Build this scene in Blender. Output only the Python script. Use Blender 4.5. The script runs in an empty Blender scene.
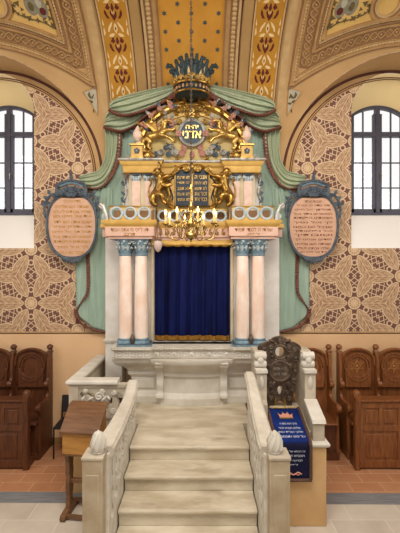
import bpy, bmesh, math, random
from math import sin, cos, pi, sqrt, asin, atan2, radians as R
from mathutils import Vector, Matrix
random.seed(7)
SC = bpy.context.scene
COL = SC.collection
F = 375.0; CX = 0.12; CZ = 2.9
def PX(px, Y): return CX + (px - 200) * Y / F
def PZ(py, Y): return CZ - (py - 266.5) * Y / F
def A(px, py, Y): return Vector((PX(px, Y), Y, PZ(py, Y)))
def lin(c):
    c /= 255.0
    return c / 12.92 if c <= .04045 else ((c + .055) / 1.055) ** 2.4
def C(h): return (lin(int(h[1:3], 16)), lin(int(h[3:5], 16)), lin(int(h[5:7], 16)), 1)

# ------------------------------------------------------------------ materials
class E:                                   # tiny expression wrapper around math nodes
    def __init__(s, nt, k): s.nt = nt; s.k = k
    def op(s, o, *a):
        n = s.nt.nodes.new('ShaderNodeMath'); n.operation = o
        for i, q in enumerate((s,) + a):
            if isinstance(q, E): s.nt.links.new(q.k, n.inputs[i])
            else: n.inputs[i].default_value = q
        return E(s.nt, n.outputs[0])
    def __add__(s, o): return s.op('ADD', o)
    def __sub__(s, o): return s.op('SUBTRACT', o)
    def __mul__(s, o): return s.op('MULTIPLY', o)
    __radd__ = __add__; __rmul__ = __mul__
    def lt(s, o): return s.op('LESS_THAN', o)
    def gt(s, o): return s.op('GREATER_THAN', o)
    def abs(s): return s.op('ABSOLUTE')
    def max(s, o): return s.op('MAXIMUM', o)
    def min(s, o): return s.op('MINIMUM', o)
    def band(s, c, w): return (s - c).abs().lt(w)
def hyp(a, b): return (a * a + b * b).op('SQRT')
def newmat(name):
    m = bpy.data.materials.new(name); m.use_nodes = True
    return m, m.node_tree, m.node_tree.nodes['Principled BSDF']
def mixc(nt, fac, a, b):
    n = nt.nodes.new('ShaderNodeMix'); n.data_type = 'RGBA'
    for k, q in ((0, fac), (6, a), (7, b)):
        if isinstance(q, E): nt.links.new(q.k, n.inputs[k])
        elif isinstance(q, (tuple, float, int)): n.inputs[k].default_value = q
        else: nt.links.new(q, n.inputs[k])
    return n.outputs[2]
def noise(nt, scale, detail=3, vec=None, rough=.55):
    n = nt.nodes.new('ShaderNodeTexNoise'); n.inputs['Scale'].default_value = scale
    n.inputs['Detail'].default_value = detail; n.inputs['Roughness'].default_value = rough
    if vec is not None: nt.links.new(vec, n.inputs['Vector'])
    return n.outputs[0]
def pos(nt, scale=None):
    t = nt.nodes.new('ShaderNodeTexCoord').outputs['Object']
    if scale is None: return t
    mp = nt.nodes.new('ShaderNodeMapping'); mp.inputs['Scale'].default_value = scale
    nt.links.new(t, mp.inputs['Vector']); return mp.outputs[0]
def ramp(nt, fac, lo, hi):
    n = nt.nodes.new('ShaderNodeMapRange'); n.inputs[1].default_value = lo; n.inputs[2].default_value = hi
    nt.links.new(fac.k if isinstance(fac, E) else fac, n.inputs[0]); return E(nt, n.outputs[0])
def mat(name, c1, c2=None, rough=.6, metal=0.0, scale=6, stretch=None, bump=0, bscale=None, spec=.4, lo=.35, hi=.68):
    m, nt, b = newmat(name)
    c1 = C(c1) if isinstance(c1, str) else c1
    b.inputs['Roughness'].default_value = rough; b.inputs['Metallic'].default_value = metal
    b.inputs['Specular IOR Level'].default_value = spec
    if c2:
        v = pos(nt, stretch)
        f = noise(nt, scale, 5, v)
        nt.links.new(mixc(nt, ramp(nt, f, lo, hi), c1, C(c2)), b.inputs['Base Color'])
    else: b.inputs['Base Color'].default_value = c1
    if bump:
        bp = nt.nodes.new('ShaderNodeBump'); bp.inputs['Strength'].default_value = bump; bp.inputs['Distance'].default_value = .01
        nt.links.new(noise(nt, bscale or scale * 4, 4, pos(nt, stretch)), bp.inputs['Height'])
        nt.links.new(bp.outputs[0], b.inputs['Normal'])
    return m
M = {}
M['gold'] = mat('gilding', '#b58f4a', '#7d5c28', .30, .9, 14)
M['goldlight'] = mat('bright gilding', '#cdab62', '#9a7538', .30, .8, 14)
M['brass'] = mat('polished brass', '#b59a60', '#8f7440', .26, .9, 12)
M['yellow'] = mat('ochre yellow paint', '#d3ad62', '#c29a4c', .55, 0, 5)
M['field'] = mat('olive gold paint', '#bfa96e', '#ae975c', .6, 0, 6)
M['cream'] = mat('cream paint', '#cfc3a6', '#bfae8c', .6, 0, 4)
M['white'] = mat('pale grey white paint', '#dedad4', '#cdc6bb', .55, 0, 4)
M['pink'] = mat('pink beige paint', '#d3b09e', '#c7a08c', .6, 0, 4)
M['marble'] = mat('pale pink marble', '#e4c8b5', '#ecdccf', .35, 0, 7, (1, 1, .5), lo=.4, hi=.62)
M['blue'] = mat('grey blue paint', '#7b95a2', '#587281', .5, 0, 14)
M['paleblue'] = mat('pale blue paint', '#bcc5c6', '#97a6ac', .55, 0, 10)
M['darkblue'] = mat('dark blue paint', '#16283a', '#0f1c29', .5, 0, 8)
M['teal'] = mat('dark teal paint', '#22363a', '#152427', .5, 0, 10)
M['slate'] = mat('slate blue carved wood', '#55606a', '#3a434b', .55, 0, 12)
M['rose'] = mat('rose red paint', '#b0806f', '#96665a', .6, 0, 12)
M['urn'] = mat('pale rose paint', '#dcc0b0', '#cdb09d', .5, 0, 12)
M['silver'] = mat('silvered carving', '#b3afa6', '#77736b', .4, .4, 14)
M['stone'] = mat('carved sandstone', '#beb29c', '#a69a88', .75, 0, 5, bump=.25, bscale=60)
M['stonelight'] = mat('pale stone', '#d3cdc2', '#bfb7a8', .7, 0, 4, bump=.15, bscale=60)
M['plaster'] = mat('tan plaster', '#cda878', '#c29b6a', .85, 0, 3)
M['peach'] = mat('peach wall paint', '#ddb78c', '#d4ad82', .85, 0, 1.6)
M['creamwall'] = mat('cream vault paint', '#c09b6a', '#b48f5e', .8, 0, 1.6)
M['tan'] = mat('tan vault paint', '#ac8957', '#9f7d4b', .8, 0, 2)
M['brownline'] = mat('brown line paint', '#5c3323', '#4c281b', .8)
M['mold'] = mat('stucco moulding paint', '#ad8655', '#9c7646', .7, 0, 8)
M['moldlight'] = mat('pale stucco beads', '#c0a071', '#b09060', .7, 0, 8)
M['molddark'] = mat('dark stucco ground', '#93704a', '#856241', .75, 0, 6)
M['panel'] = mat('yellow vault panel paint', '#d2ad67', '#c6a059', .8, 0, 3)
M['star_ground'] = mat('golden vault paint', '#c68f36', '#b9812b', .8, 0, 3)
M['star'] = mat('blue grey star paint', '#3d4a48', None, .7)
M['ochre'] = mat('ochre rib paint', '#b58126', '#a8741d', .8, 0, 4)
M['maroon'] = mat('maroon rib paint', '#5c1f16', None, .8)
M['ivory'] = mat('ivory rib paint', '#dcc08c', None, .8)
M['leafpaint'] = mat('olive leaf paint', '#6b5a34', '#574a2c', .8, 0, 20)
M['cart'] = mat('grey cartouche paint', '#8d8671', '#77735f', .8, 0, 20)
M['spandrel'] = mat('pale grey blue paint', '#b3ab94', '#a59d87', .8, 0, 12)
M['soffit'] = mat('warm lit reveal plaster', '#f2daa4', None, .8)  # off-white reveal with the warm light on it painted into the colour
M['sill'] = mat('white reveal plaster', '#e9e4dc', None, .8)
M['frame'] = mat('dark grey window paint', '#4a4855', '#403e49', .5, 0, 10)
M['wood'] = mat('dark red brown oak', '#6a3e25', '#4c2a17', .38, 0, 5, (6, 6, 1), lo=.3, hi=.7)
M['wood_lit'] = mat('lit brown oak', '#8f5930', '#6b3d20', .38, 0, 5, (6, 6, 1), lo=.3, hi=.7)  # lighter copy of the oak, the brighter light on these stalls painted in
M['inlay'] = mat('pale wood inlay', '#b07c45', None, .45)
M['deskwood'] = mat('worn brown wood', '#7c5739', '#5f3f27', .5, 0, 4, (1, 7, 7), lo=.3, hi=.7)
M['pine'] = mat('yellow pine wood', '#b98645', '#a06e33', .5, 0, 4, (1.2, 7, 8), lo=.3, hi=.7)
M['bronze'] = mat('dark bronze carving', '#6b5a4a', '#40332a', .42, .35, 14)
M['black'] = mat('black metal', '#18171a', None, .4, .3)
M['blackvinyl'] = mat('black vinyl', '#1c1a1c', None, .6)
M['velvet'] = mat('midnight blue velvet', '#111b52', '#0a113a', .85, 0, 3, (3, 1, .4), spec=.15)
M['royal'] = mat('royal blue velvet', '#152c70', '#0e2057', .8, 0, 6, spec=.15)
M['navy'] = mat('navy brocade', '#0e1330', '#1c1c38', .8, 0, 60, spec=.15)
M['fringe'] = mat('gold fringe', '#b98a3c', '#8f6422', .6, .2, 40)
M['trimcord'] = mat('brown braid', '#4c3327', '#65493a', .7, 0, 60)
M['embroid'] = mat('silver embroidery', '#c9cdd8', None, .5)
M['embpink'] = mat('copper embroidery', '#c98a78', None, .5)
M['drape'] = mat('sage green cloth', '#abb497', '#98a486', .85, 0, 5, (2, 2, .6), spec=.2)
M['drapeblue'] = mat('grey green cloth', '#9db2a0', '#8da395', .85, 0, 5, (4, 4, .5), spec=.2)
M['drapefringe'] = mat('maroon fringe', '#805142', '#5c372c', .85, 0, 70)
M['plaque'] = mat('pink tan plaque', '#cfa589', '#c3987a', .6, 0, 6)
M['plaquegold'] = mat('gilt lettering', '#b5841f', None, .5)
M['plaquebrown'] = mat('brown lettering', '#7d4a30', None, .6)
M['candle'] = mat('ivory candle sleeve', '#d8b878', None, .5)
M['greystrip'] = mat('grey stone strip', '#8c8c8e', '#6d6d70', .6, 0, 5, (.6, 14, 6))
def emis(name, c, s):
    m, nt, b = newmat(name)
    b.inputs['Base Color'].default_value = C(c); b.inputs['Emission Color'].default_value = C(c)
    b.inputs['Emission Strength'].default_value = s
    return m
M['frieze_gold'] = mat('old gilt lettering', '#94651d', None, .5)
M['emblem_blue'] = mat('blue emblem paint', '#1f3d4b', '#152c38', .5, 0, 10)
M['panelstone'] = mat('lit carved stone', '#d2ccc0', '#bdb4a3', .75, 0, 8, bump=.2, bscale=60)  # whiter copy of the stone, light on the inner panels painted in
M['hall'] = mat('grey brown hall wall paint', '#8f8374', '#84786a', .85, 0, 2)
M['newel'] = mat('shaded newel stone', '#b3a48a', '#a08d70', .75, 0, 5, bump=.2, bscale=60)  # darker copy of the stone, shade on the post fronts painted in
M['ringback'] = mat('brown recess paint', '#8d6b48', '#7d5d3d', .7, 0, 6)
M['railstone'] = mat('grey handrail stone', '#c9c1b2', '#b0a695', .75, 0, 5, bump=.2, bscale=60)
M['bulb'] = emis('lit candle bulb', '#ffc26a', 9)
M['lampglass'] = mat('frosted pink glass', '#d9c4be', None, .25)
M['lampglass'].node_tree.nodes['Principled BSDF'].inputs['Transmission Weight'].default_value = .35
def glassmat():
    m, nt, b = newmat('window glass'); nt.nodes.remove(b)
    t = nt.nodes.new('ShaderNodeBsdfTransparent'); t.inputs[0].default_value = (.97, .985, 1, 1)
    g = nt.nodes.new('ShaderNodeBsdfGlossy'); g.inputs['Roughness'].default_value = .03
    x = nt.nodes.new('ShaderNodeMixShader'); x.inputs[0].default_value = .06
    nt.links.new(t.outputs[0], x.inputs[1]); nt.links.new(g.outputs[0], x.inputs[2])
    nt.links.new(x.outputs[0], nt.nodes['Material Output'].inputs[0]); return m
M['glass'] = glassmat()
def wallpattern():
    m, nt, b = newmat('stencilled wall pattern'); b.inputs['Roughness'].default_value = .85
    sp = nt.nodes.new('ShaderNodeSeparateXYZ'); nt.links.new(pos(nt), sp.inputs[0])
    L = .885; W = L * sqrt(3)
    x = E(nt, sp.outputs[0]).abs() - 2.65; z = E(nt, sp.outputs[2]) - 2.30
    def wrap(e, p): return e.op('WRAP', p / 2, -p / 2)
    x1, z1 = wrap(x, W), wrap(z, L); x2, z2 = wrap(x + W / 2, W), wrap(z + L / 2, L)
    s = hyp(x1, z1).lt(hyp(x2, z2)); ns = s * -1 + 1
    v = (x1 * s + x2 * ns).abs(); u = (z1 * s + z2 * ns).abs()
    for a in (60, 30):
        nx, ny = -sin(R(a)), cos(R(a))
        d = (u * nx + v * ny).max(0.0) * 2
        u, v = u - d * nx, v - d * ny
    u = u * (1 / L); v = v * (1 / L)
    t = u * cos(R(30)) + v * sin(R(30)); w = (u * sin(R(30)) - v * cos(R(30))).abs()
    rr = hyp(u, v)
    xx = ((t - .13) * (1 / .56)).max(0.0).min(1.0)
    wl = (xx * pi).op('SINE').max(0.0).op('POWER', .75) * .118 + .0005
    q = w.op('DIVIDE', wl)                                       # 0 on the lobe axis, 1 on its outline
    lobe = q.lt(1.0) * t.gt(.13); dark = lobe * -1 + 1
    rim = (w - wl).abs().lt(.011) * t.gt(.13)
    c = hyp(u - .25, v); ring = c.band(.046, .012)
    lat = ((u + v * .8) * 9.5).op('FRACT').band(.5, .09).max(((u - v * .8) * 9.5).op('FRACT').band(.5, .09)) * dark * u.gt(.33)
    ros = rr.lt(.105); hexr = (u.max(t)).band(.105, .012).max((u.max(t)).band(.055, .008))
    petal = (v - u * .28).band(.0, .007) * ros
    k1 = q.band(.72, .07) * lobe; k2 = q.band(.40, .08) * lobe * t.lt(.50)
    ch = ((t - w * 1.5) * 8).op('FRACT').band(.5, .17) * lobe * q.lt(.66)
    dk = (q.band(.86, .06) * lobe).max(((t - w * 1.5) * 8 + .45).op('FRACT').band(.5, .12) * lobe * q.lt(.66))
    mid = w.lt(.006) * lobe
    n = noise(nt, 9, 4, pos(nt)); n2 = noise(nt, 40, 3, pos(nt))
    leaf = mixc(nt, ramp(nt, n, .3, .7), C('#ae8a69'), C('#a17d5d'))
    leaf = mixc(nt, dk * .40, leaf, C('#7d5a43'))
    leaf = mixc(nt, k1.max(k2).max(ch) * ramp(nt, n2, .3, .6) * .55, leaf, C('#d9bd99'))
    c0 = mixc(nt, dark * (ros * -1 + 1), leaf, C('#6f493e'))
    line = rim.max(ring).max(lat).max(hexr).max(mid).max(petal)
    nt.links.new(mixc(nt, line * .85, c0, C('#dabd97')), b.inputs['Base Color'])
    return m
M['pattern'] = wallpattern()
def tilemat():
    m, nt, b = newmat('terracotta tiles'); b.inputs['Roughness'].default_value = .45
    br = nt.nodes.new('ShaderNodeTexBrick'); br.offset = .5
    nt.links.new(pos(nt), br.inputs[0])
    br.inputs['Color1'].default_value = C('#bd8660'); br.inputs['Color2'].default_value = C('#ad734d'); br.inputs['Mortar'].default_value = C('#cfa683')
    br.inputs['Scale'].default_value = 1; br.inputs['Brick Width'].default_value = .42; br.inputs['Row Height'].default_value = .21; br.inputs['Mortar Size'].default_value = .006
    nn = ramp(nt, noise(nt, 5, 4, pos(nt)), .3, .75)
    nt.links.new(mixc(nt, nn * .5, br.outputs[0], C('#c99873')), b.inputs['Base Color']); return m
M['tile'] = tilemat()
def slabmat():
    m, nt, b = newmat('pale stone slabs'); b.inputs['Roughness'].default_value = .55
    br = nt.nodes.new('ShaderNodeTexBrick'); br.offset = .4
    nt.links.new(pos(nt), br.inputs[0])
    br.inputs['Color1'].default_value = C('#cbbfae'); br.inputs['Color2'].default_value = C('#bcb09f'); br.inputs['Mortar'].default_value = C('#d6ccbd')
    br.inputs['Scale'].default_value = 1; br.inputs['Brick Width'].default_value = .62; br.inputs['Row Height'].default_value = .33; br.inputs['Mortar Size'].default_value = .006
    nn = ramp(nt, noise(nt, 4, 5, pos(nt)), .35, .7)
    nt.links.new(mixc(nt, nn * .5, br.outputs[0], C('#d8cdbe')), b.inputs['Base Color']); return m
M['slab'] = slabmat()
def stepmat():
    m, nt, b = newmat('worn stone steps'); b.inputs['Roughness'].default_value = .6
    n1 = ramp(nt, noise(nt, 2.2, 5, pos(nt, (1, 2.5, 2))), .35, .7)
    c = mixc(nt, n1, C('#b5a78d'), C('#d9cfba'))
    n2 = ramp(nt, noise(nt, 2.6, 3, pos(nt, (.8, 2.2, 3))), .55, .75)
    nt.links.new(mixc(nt, n2 * .55, c, C('#7d6c56')), b.inputs['Base Color'])
    bp = nt.nodes.new('ShaderNodeBump'); bp.inputs['Strength'].default_value = .2; bp.inputs['Distance'].default_value = .01
    nt.links.new(noise(nt, 25, 4, pos(nt)), bp.inputs['Height']); nt.links.new(bp.outputs[0], b.inputs['Normal'])
    return m
M['step'] = stepmat()

# ------------------------------------------------------------------ mesh builder
def circ_pts(n, r=1, a0=0): return [(r * cos(a0 + 2 * pi * i / n), r * sin(a0 + 2 * pi * i / n)) for i in range(n)]
def frames(pts, closed=False):
    n = len(pts); out = []
    prev = None
    for i in range(n):
        a = pts[(i - 1) % n] if (i or closed) else pts[0]; b = pts[(i + 1) % n] if (i < n - 1 or closed) else pts[-1]
        t = (b - a); t = t.normalized() if t.length > 1e-9 else Vector((0, 0, 1))
        if prev is None:
            up = Vector((0, 1, 0)) if abs(t.y) < .9 else Vector((1, 0, 0))
            nrm = (up - t * up.dot(t)).normalized()
        else:
            nrm = prev - t * prev.dot(t)
            nrm = nrm.normalized() if nrm.length > 1e-6 else prev
        prev = nrm; out.append((t, nrm, t.cross(nrm)))
    return out
class MB:
    def __init__(s): s.v = []; s.f = []; s.m = []; s.mats = []
    def mi(s, m):
        m = M[m] if isinstance(m, str) else m
        if m not in s.mats: s.mats.append(m)
        return s.mats.index(m)
    def add(s, vs, fs, m):
        k = len(s.v); i = s.mi(m); s.v += [Vector(q) for q in vs]
        for f in fs: s.f.append([k + j for j in f]); s.m.append(i)
        return s
    def box(s, x0, x1, y0, y1, z0, z1, m):
        x0, x1 = sorted((x0, x1))
        v = [(x, y, z) for x in (x0, x1) for y in (y0, y1) for z in (z0, z1)]
        return s.add(v, [(0, 1, 3, 2), (4, 6, 7, 5), (0, 4, 5, 1), (2, 3, 7, 6), (0, 2, 6, 4), (1, 5, 7, 3)], m)
    def prism(s, poly, ax, lo, hi, m):
        n = len(poly)
        def q(a, b, h): return {'x': (h, a, b), 'y': (a, h, b), 'z': (a, b, h)}[ax]
        v = [q(a, b, lo) for a, b in poly] + [q(a, b, hi) for a, b in poly]
        return s.add(v, [list(range(n))[::-1], list(range(n, 2 * n))] + [(i, (i + 1) % n, n + (i + 1) % n, n + i) for i in range(n)], m)
    def tube(s, pts, r, m, seg=8, closed=False, flat=1.0):
        pts = [Vector(p) for p in pts]; n = len(pts); v = []
        for i, (t, a, b) in enumerate(frames(pts, closed)):
            rr = r[i] if isinstance(r, (list, tuple)) else r
            for k in range(seg):
                th = 2 * pi * k / seg; v.append(pts[i] + a * (rr * flat * cos(th)) + b * (rr * sin(th)))
        fs = []
        for i in range(n if closed else n - 1):
            j = (i + 1) % n
            fs += [(i * seg + k, i * seg + (k + 1) % seg, j * seg + (k + 1) % seg, j * seg + k) for k in range(seg)]
        if not closed: fs += [list(range(seg))[::-1], [(n - 1) * seg + k for k in range(seg)]]
        return s.add(v, fs, m)
    def lathe(s, prof, c, m, seg=20, sx=1, sy=1, a0=0):
        c = Vector(c); v = []; n = len(prof)
        for r, z in prof:
            for k in range(seg):
                th = a0 + 2 * pi * k / seg; v.append(c + Vector((r * sx * cos(th), r * sy * sin(th), z)))
        fs = [(i * seg + k, i * seg + (k + 1) % seg, (i + 1) * seg + (k + 1) % seg, (i + 1) * seg + k) for i in range(n - 1) for k in range(seg)]
        fs += [list(range(seg))[::-1], [(n - 1) * seg + k for k in range(seg)]]
        return s.add(v, fs, m)
    def ell(s, c, r, m, seg=12, rings=7, rot=None):
        c = Vector(c); r = r if isinstance(r, (tuple, list)) else (r, r, r); v = []
        for i in range(rings + 1):
            ph = -pi / 2 + pi * i / rings; q = max(cos(ph), .02)
            for k in range(seg):
                p = Vector((r[0] * q * cos(2 * pi * k / seg), r[1] * q * sin(2 * pi * k / seg), r[2] * sin(ph)))
                if rot: p = rot @ p
                v.append(c + p)
        fs = [(i * seg + k, i * seg + (k + 1) % seg, (i + 1) * seg + (k + 1) % seg, (i + 1) * seg + k) for i in range(rings) for k in range(seg)]
        fs += [list(range(seg))[::-1], [rings * seg + k for k in range(seg)]]
        return s.add(v, fs, m)
    def cyl(s, a, b, r, m, seg=16): return s.tube([a, b], r, m, seg)
    def grid(s, rows, m, closed=False):
        n = len(rows[0]); v = [p for r in rows for p in r]
        fs = [(i * n + k, i * n + (k + 1) % n, (i + 1) * n + (k + 1) % n, (i + 1) * n + k) for i in range(len(rows) - 1) for k in range(n if closed else n - 1)]
        return s.add(v, fs, m)
    def ribbon(s, pts, nrm, prof, m, closed=False):          # prof (side, out) swept along pts; nrm = list of normals
        pts = [Vector(p) for p in pts]; n = len(pts); rows = []
        for i in range(n):
            a = pts[(i - 1) % n] if (i or closed) else pts[0]; b = pts[(i + 1) % n] if (i < n - 1 or closed) else pts[-1]
            t = (b - a).normalized(); nn = nrm[i] if isinstance(nrm, list) else nrm
            sd = t.cross(nn).normalized()
            k = 1.0
            if 0 < i < n - 1 or closed:
                ta = (pts[i] - a).normalized(); k = 1 / max(.5, t.dot(ta)) if (pts[i] - a).length > 1e-9 else 1
            rows.append([pts[i] + sd * (u * k) + nn * w for u, w in prof])
        if closed: rows.append(rows[0])
        s.grid(rows, m, True)
        if not closed:
            k = len(s.v) - len(rows) * len(prof); q = len(prof)
            for idx in (list(range(q))[::-1], [(len(rows) - 1) * q + j for j in range(q)]):
                s.f.append([k + j for j in idx]); s.m.append(s.mi(m))
        return s
    def mould(s, path, prof, m):                              # plan path (x,y) going +x with the outside at -y; closed profile (out,z)
        n = len(path); rows = []
        for i in range(n):
            p = Vector(path[i])
            d0 = (p - Vector(path[i - 1])).normalized() if i else None
            d1 = (Vector(path[i + 1]) - p).normalized() if i < n - 1 else None
            d0 = d0 or d1; d1 = d1 or d0
            n0 = Vector((d0.y, -d0.x)); n1 = Vector((d1.y, -d1.x)); mm = (n0 + n1).normalized(); k = 1 / max(.4, mm.dot(n0))
            rows.append([(p.x + mm.x * o * k, p.y + mm.y * o * k, z) for o, z in prof])
        s.grid(rows, m, True); q = len(prof); k = len(s.v) - n * q
        for idx in (list(range(q))[::-1], [(n - 1) * q + j for j in range(q)]):
            s.f.append([k + j for j in idx]); s.m.append(s.mi(m))
        return s
    def poly(s, pts, fn, m): return s.add([fn(*p) for p in pts], [list(range(len(pts)))], m)
    def mesh(s, me, fn, m):
        return s.add([fn(*q.co) for q in me.vertices], [list(p.vertices) for p in me.polygons], m)
    def merge(s, o):
        k = len(s.v); s.v += o.v
        mp = [s.mi(x) for x in o.mats]
        for f, i in zip(o.f, o.m): s.f.append([k + j for j in f]); s.m.append(mp[i])
        return s
    def data(s, name):
        me = bpy.data.meshes.new(name); me.from_pydata([tuple(q) for q in s.v], [], s.f)
        for m in s.mats: me.materials.append(m)
        for p, i in zip(me.polygons, s.m): p.material_index = i
        bm = bmesh.new(); bm.from_mesh(me); bmesh.ops.recalc_face_normals(bm, faces=bm.faces); bm.to_mesh(me); bm.free()
        return me
    def build(s, name, parent=None, smooth=35, bevel=0, o_loc=None, solid=0):
        me = s.data(name)
        if smooth:
            for p in me.polygons: p.use_smooth = True
            me.set_sharp_from_angle(angle=R(smooth))
        o = bpy.data.objects.new(name, me); COL.objects.link(o)
        if parent is not None: o.parent = parent
        loc = o_loc
        if loc is None and parent is not None: loc = None
        if solid:
            q = o.modifiers.new('solid', 'SOLIDIFY'); q.thickness = solid; q.offset = 0
        if bevel:
            q = o.modifiers.new('bevel', 'BEVEL'); q.width = bevel; q.segments = 2; q.limit_method = 'ANGLE'; q.angle_limit = R(40)
        return o
def tag(o, label=None, cat=None, group=None, kind=None):
    if label: o['label'] = label
    if cat: o['category'] = cat
    if group: o['group'] = group
    if kind: o['kind'] = kind
    return o
def empty(name, label=None, cat=None, group=None, kind=None, loc=(0, 0, 0)):
    o = bpy.data.objects.new(name, None); COL.objects.link(o); o.location = loc; o.empty_display_size = .1
    return tag(o, label, cat, group, kind)
def evalmesh(o):
    dg = bpy.context.evaluated_depsgraph_get(); dg.update()
    me = bpy.data.meshes.new_from_object(o.evaluated_get(dg)); return me
_tc = {}
def textmesh(txt, size=1.0, heb=True):
    k = (txt, size)
    if k in _tc: return _tc[k]
    cu = bpy.data.curves.new('t', 'FONT'); cu.body = txt[::-1] if heb else txt; cu.size = size; cu.align_x = 'CENTER'; cu.align_y = 'CENTER'; cu.resolution_u = 2; cu.offset = .012 * size
    o = bpy.data.objects.new('t', cu); COL.objects.link(o); me = evalmesh(o)
    bpy.data.objects.remove(o); bpy.data.curves.remove(cu)
    _tc[k] = me; return me
def textfit(mb, txt, cx, cz, w, h, fn, m):                    # text scaled to fill w x h; fn(x,z) -> 3D
    me = textmesh(txt)
    xs = [v.co.x for v in me.vertices]; ys = [v.co.y for v in me.vertices]
    if not xs: return
    x0, x1, y0, y1 = min(xs), max(xs), min(ys), max(ys)
    sx = w / max(x1 - x0, 1e-6); sy = h / max(y1 - y0, 1e-6)
    mb.mesh(me, lambda x, y, z: fn(cx + (x - (x0 + x1) / 2) * sx, cz + (y - (y0 + y1) / 2) * sy), m)
def plate(mb, outer, holes, depth, fn, m, bevel=0.0):         # flat plate with pierced holes; fn(x,y,z) -> 3D
    cu = bpy.data.curves.new('p', 'CURVE'); cu.dimensions = '2D'; cu.fill_mode = 'BOTH'; cu.extrude = depth / 2 - bevel; cu.bevel_depth = bevel; cu.bevel_resolution = 1
    for loop in [outer] + holes:
        sp = cu.splines.new('POLY'); sp.points.add(len(loop) - 1); sp.use_cyclic_u = True
        for q, p in zip(sp.points, loop): q.co = (p[0], p[1], 0, 1)
    o = bpy.data.objects.new('p', cu); COL.objects.link(o); me = evalmesh(o)
    mb.mesh(me, fn, m); bpy.data.objects.remove(o); bpy.data.curves.remove(cu); bpy.data.meshes.remove(me)
def fuse(mb, voxel=.008, m='gold'):
    o = mb.build('f', smooth=0); q = o.modifiers.new('r', 'REMESH'); q.mode = 'VOXEL'; q.voxel_size = voxel
    q = o.modifiers.new('s', 'SMOOTH'); q.iterations = 2; q.factor = .5
    me = evalmesh(o); bpy.data.objects.remove(o)
    r = MB(); r.mesh(me, lambda x, y, z: (x, y, z), m); bpy.data.meshes.remove(me); return r
def spline(pts, n=8, closed=False):                            # Catmull-Rom through tuples
    P = [tuple(p) for p in pts]; out = []; N = len(P)
    rng = range(N) if closed else range(N - 1)
    for i in rng:
        g = lambda j: P[j % N] if closed else P[max(0, min(N - 1, j))]
        p0, p1, p2, p3 = g(i - 1), g(i), g(i + 1), g(i + 2)
        for k in range(n):
            t = k / n
            out.append(tuple(.5 * (2 * b + (c - a) * t + (2 * a - 5 * b + 4 * c - d) * t * t + (3 * b - a - 3 * c + d) * t ** 3) for a, b, c, d in zip(p0, p1, p2, p3)))
    if not closed: out.append(P[-1])
    return out
def resample(pts, n):
    pts = [Vector(p) for p in pts]; d = [0]
    for a, b in zip(pts, pts[1:]): d.append(d[-1] + (b - a).length)
    out = []
    for i in range(n):
        t = d[-1] * i / (n - 1); j = 0
        while j < len(d) - 2 and d[j + 1] < t: j += 1
        f = (t - d[j]) / max(d[j + 1] - d[j], 1e-9); out.append(pts[j].lerp(pts[j + 1], f))
    return out
def spiral(cx, cz, r, turns, a0, sgn=1, n=22, shrink=.15):      # 2D scroll starting on radius r at angle a0, curling in
    return [(cx + (r * (1 - (1 - shrink) * i / n)) * cos(a0 + sgn * turns * 2 * pi * i / n), cz + (r * (1 - (1 - shrink) * i / n)) * sin(a0 + sgn * turns * 2 * pi * i / n)) for i in range(n + 1)]
def scroll(mb, cx, cz, r, Y, m, a0=0, sgn=1, turns=1.4, th=.012, tail=None, seg=6):
    p = spiral(cx, cz, r, turns, a0, sgn)
    if tail: p = spline([tail] + [p[0], p[3]], 6)[:-1] + p[4:]
    n = len(p)
    mb.tube([(x, Y, z) for x, z in p], [th * (.55 + .45 * sin(pi * (i + 1) / (n + 1))) for i in range(n)], m, seg)
    mb.ell((p[-1][0], Y, p[-1][1]), th * 1.25, m, 8, 5)
def leaf(mb, x, z, L, W, ang, Y, m, bulge=.012):
    rows = []
    for i in range(7):
        t = i / 6; w = W * sin(pi * min(1, t * .92 + .06)) * (1 - .3 * t); c = Vector((x + L * t * cos(ang), z + L * t * sin(ang)))
        s = Vector((-sin(ang), cos(ang)))
        rows.append([(c.x + s.x * w * k, Y - bulge * (1 - k * k) * sin(pi * t), c.y + s.y * w * k) for k in (-1, -.5, 0, .5, 1)])
    mb.grid(rows, m)
    mb.grid([[(p[0], Y + .004, p[2]) for p in r] for r in rows], m)
def flower(mb, x, z, r, Y, m, mc='goldlight', n=5):
    for k in range(n):
        a = 2 * pi * k / n + .3
        mb.ell((x + r * .6 * cos(a), Y, z + r * .6 * sin(a)), (r * .48, r * .35, r * .48), m, 8, 5)
    mb.ell((x, Y - r * .25, z), r * .32, mc, 8, 5)
# ------------------------------------------------------------------ room shell
YW = 6.15; Z0 = 4.75; RC = 2.0; XL = 3.24; ZL = 4.34; RL = 1.78
def cs(X, s, off=0.0):
    if s <= 0: return Vector((X, YW - off, Z0 + s))
    if s < pi: return Vector((X, YW - RC + (RC - off) * cos(s / 2), Z0 + (RC - off) * sin(s / 2)))
    return Vector((X, YW - RC - (s - pi), Z0 + RC - off))
def cnorm(s):
    a = 0 if s <= 0 else min(s / 2, pi / 2)
    return Vector((0, -cos(a), -sin(a)))
def sz(Z): return Z - Z0 if Z <= Z0 else 2 * asin(min(.9999, (Z - Z0) / RC))
def pcs(px, py):                                                # photo point on the wall or vault -> (X, s)
    a, b = -4.7, pi + 1.5
    for _ in range(40):
        m = (a + b) / 2; p = cs(0, m)
        if 266.5 - F * (p.z - CZ) / p.y > py: a = m
        else: b = m
    p = cs(0, a); return PX(px, p.y), a
def pc(px, py, off=0.0, sgn=1):
    X, s = pcs(px, py); p = cs(X, s, off); p.x *= sgn; return p
def lunz(X, r=RL):
    d = abs(X) - XL
    return ZL + sqrt(r * r - d * d) if abs(d) < r else -9
def frange(a, b, n): return [a + (b - a) * i / n for i in range(n + 1)]

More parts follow.
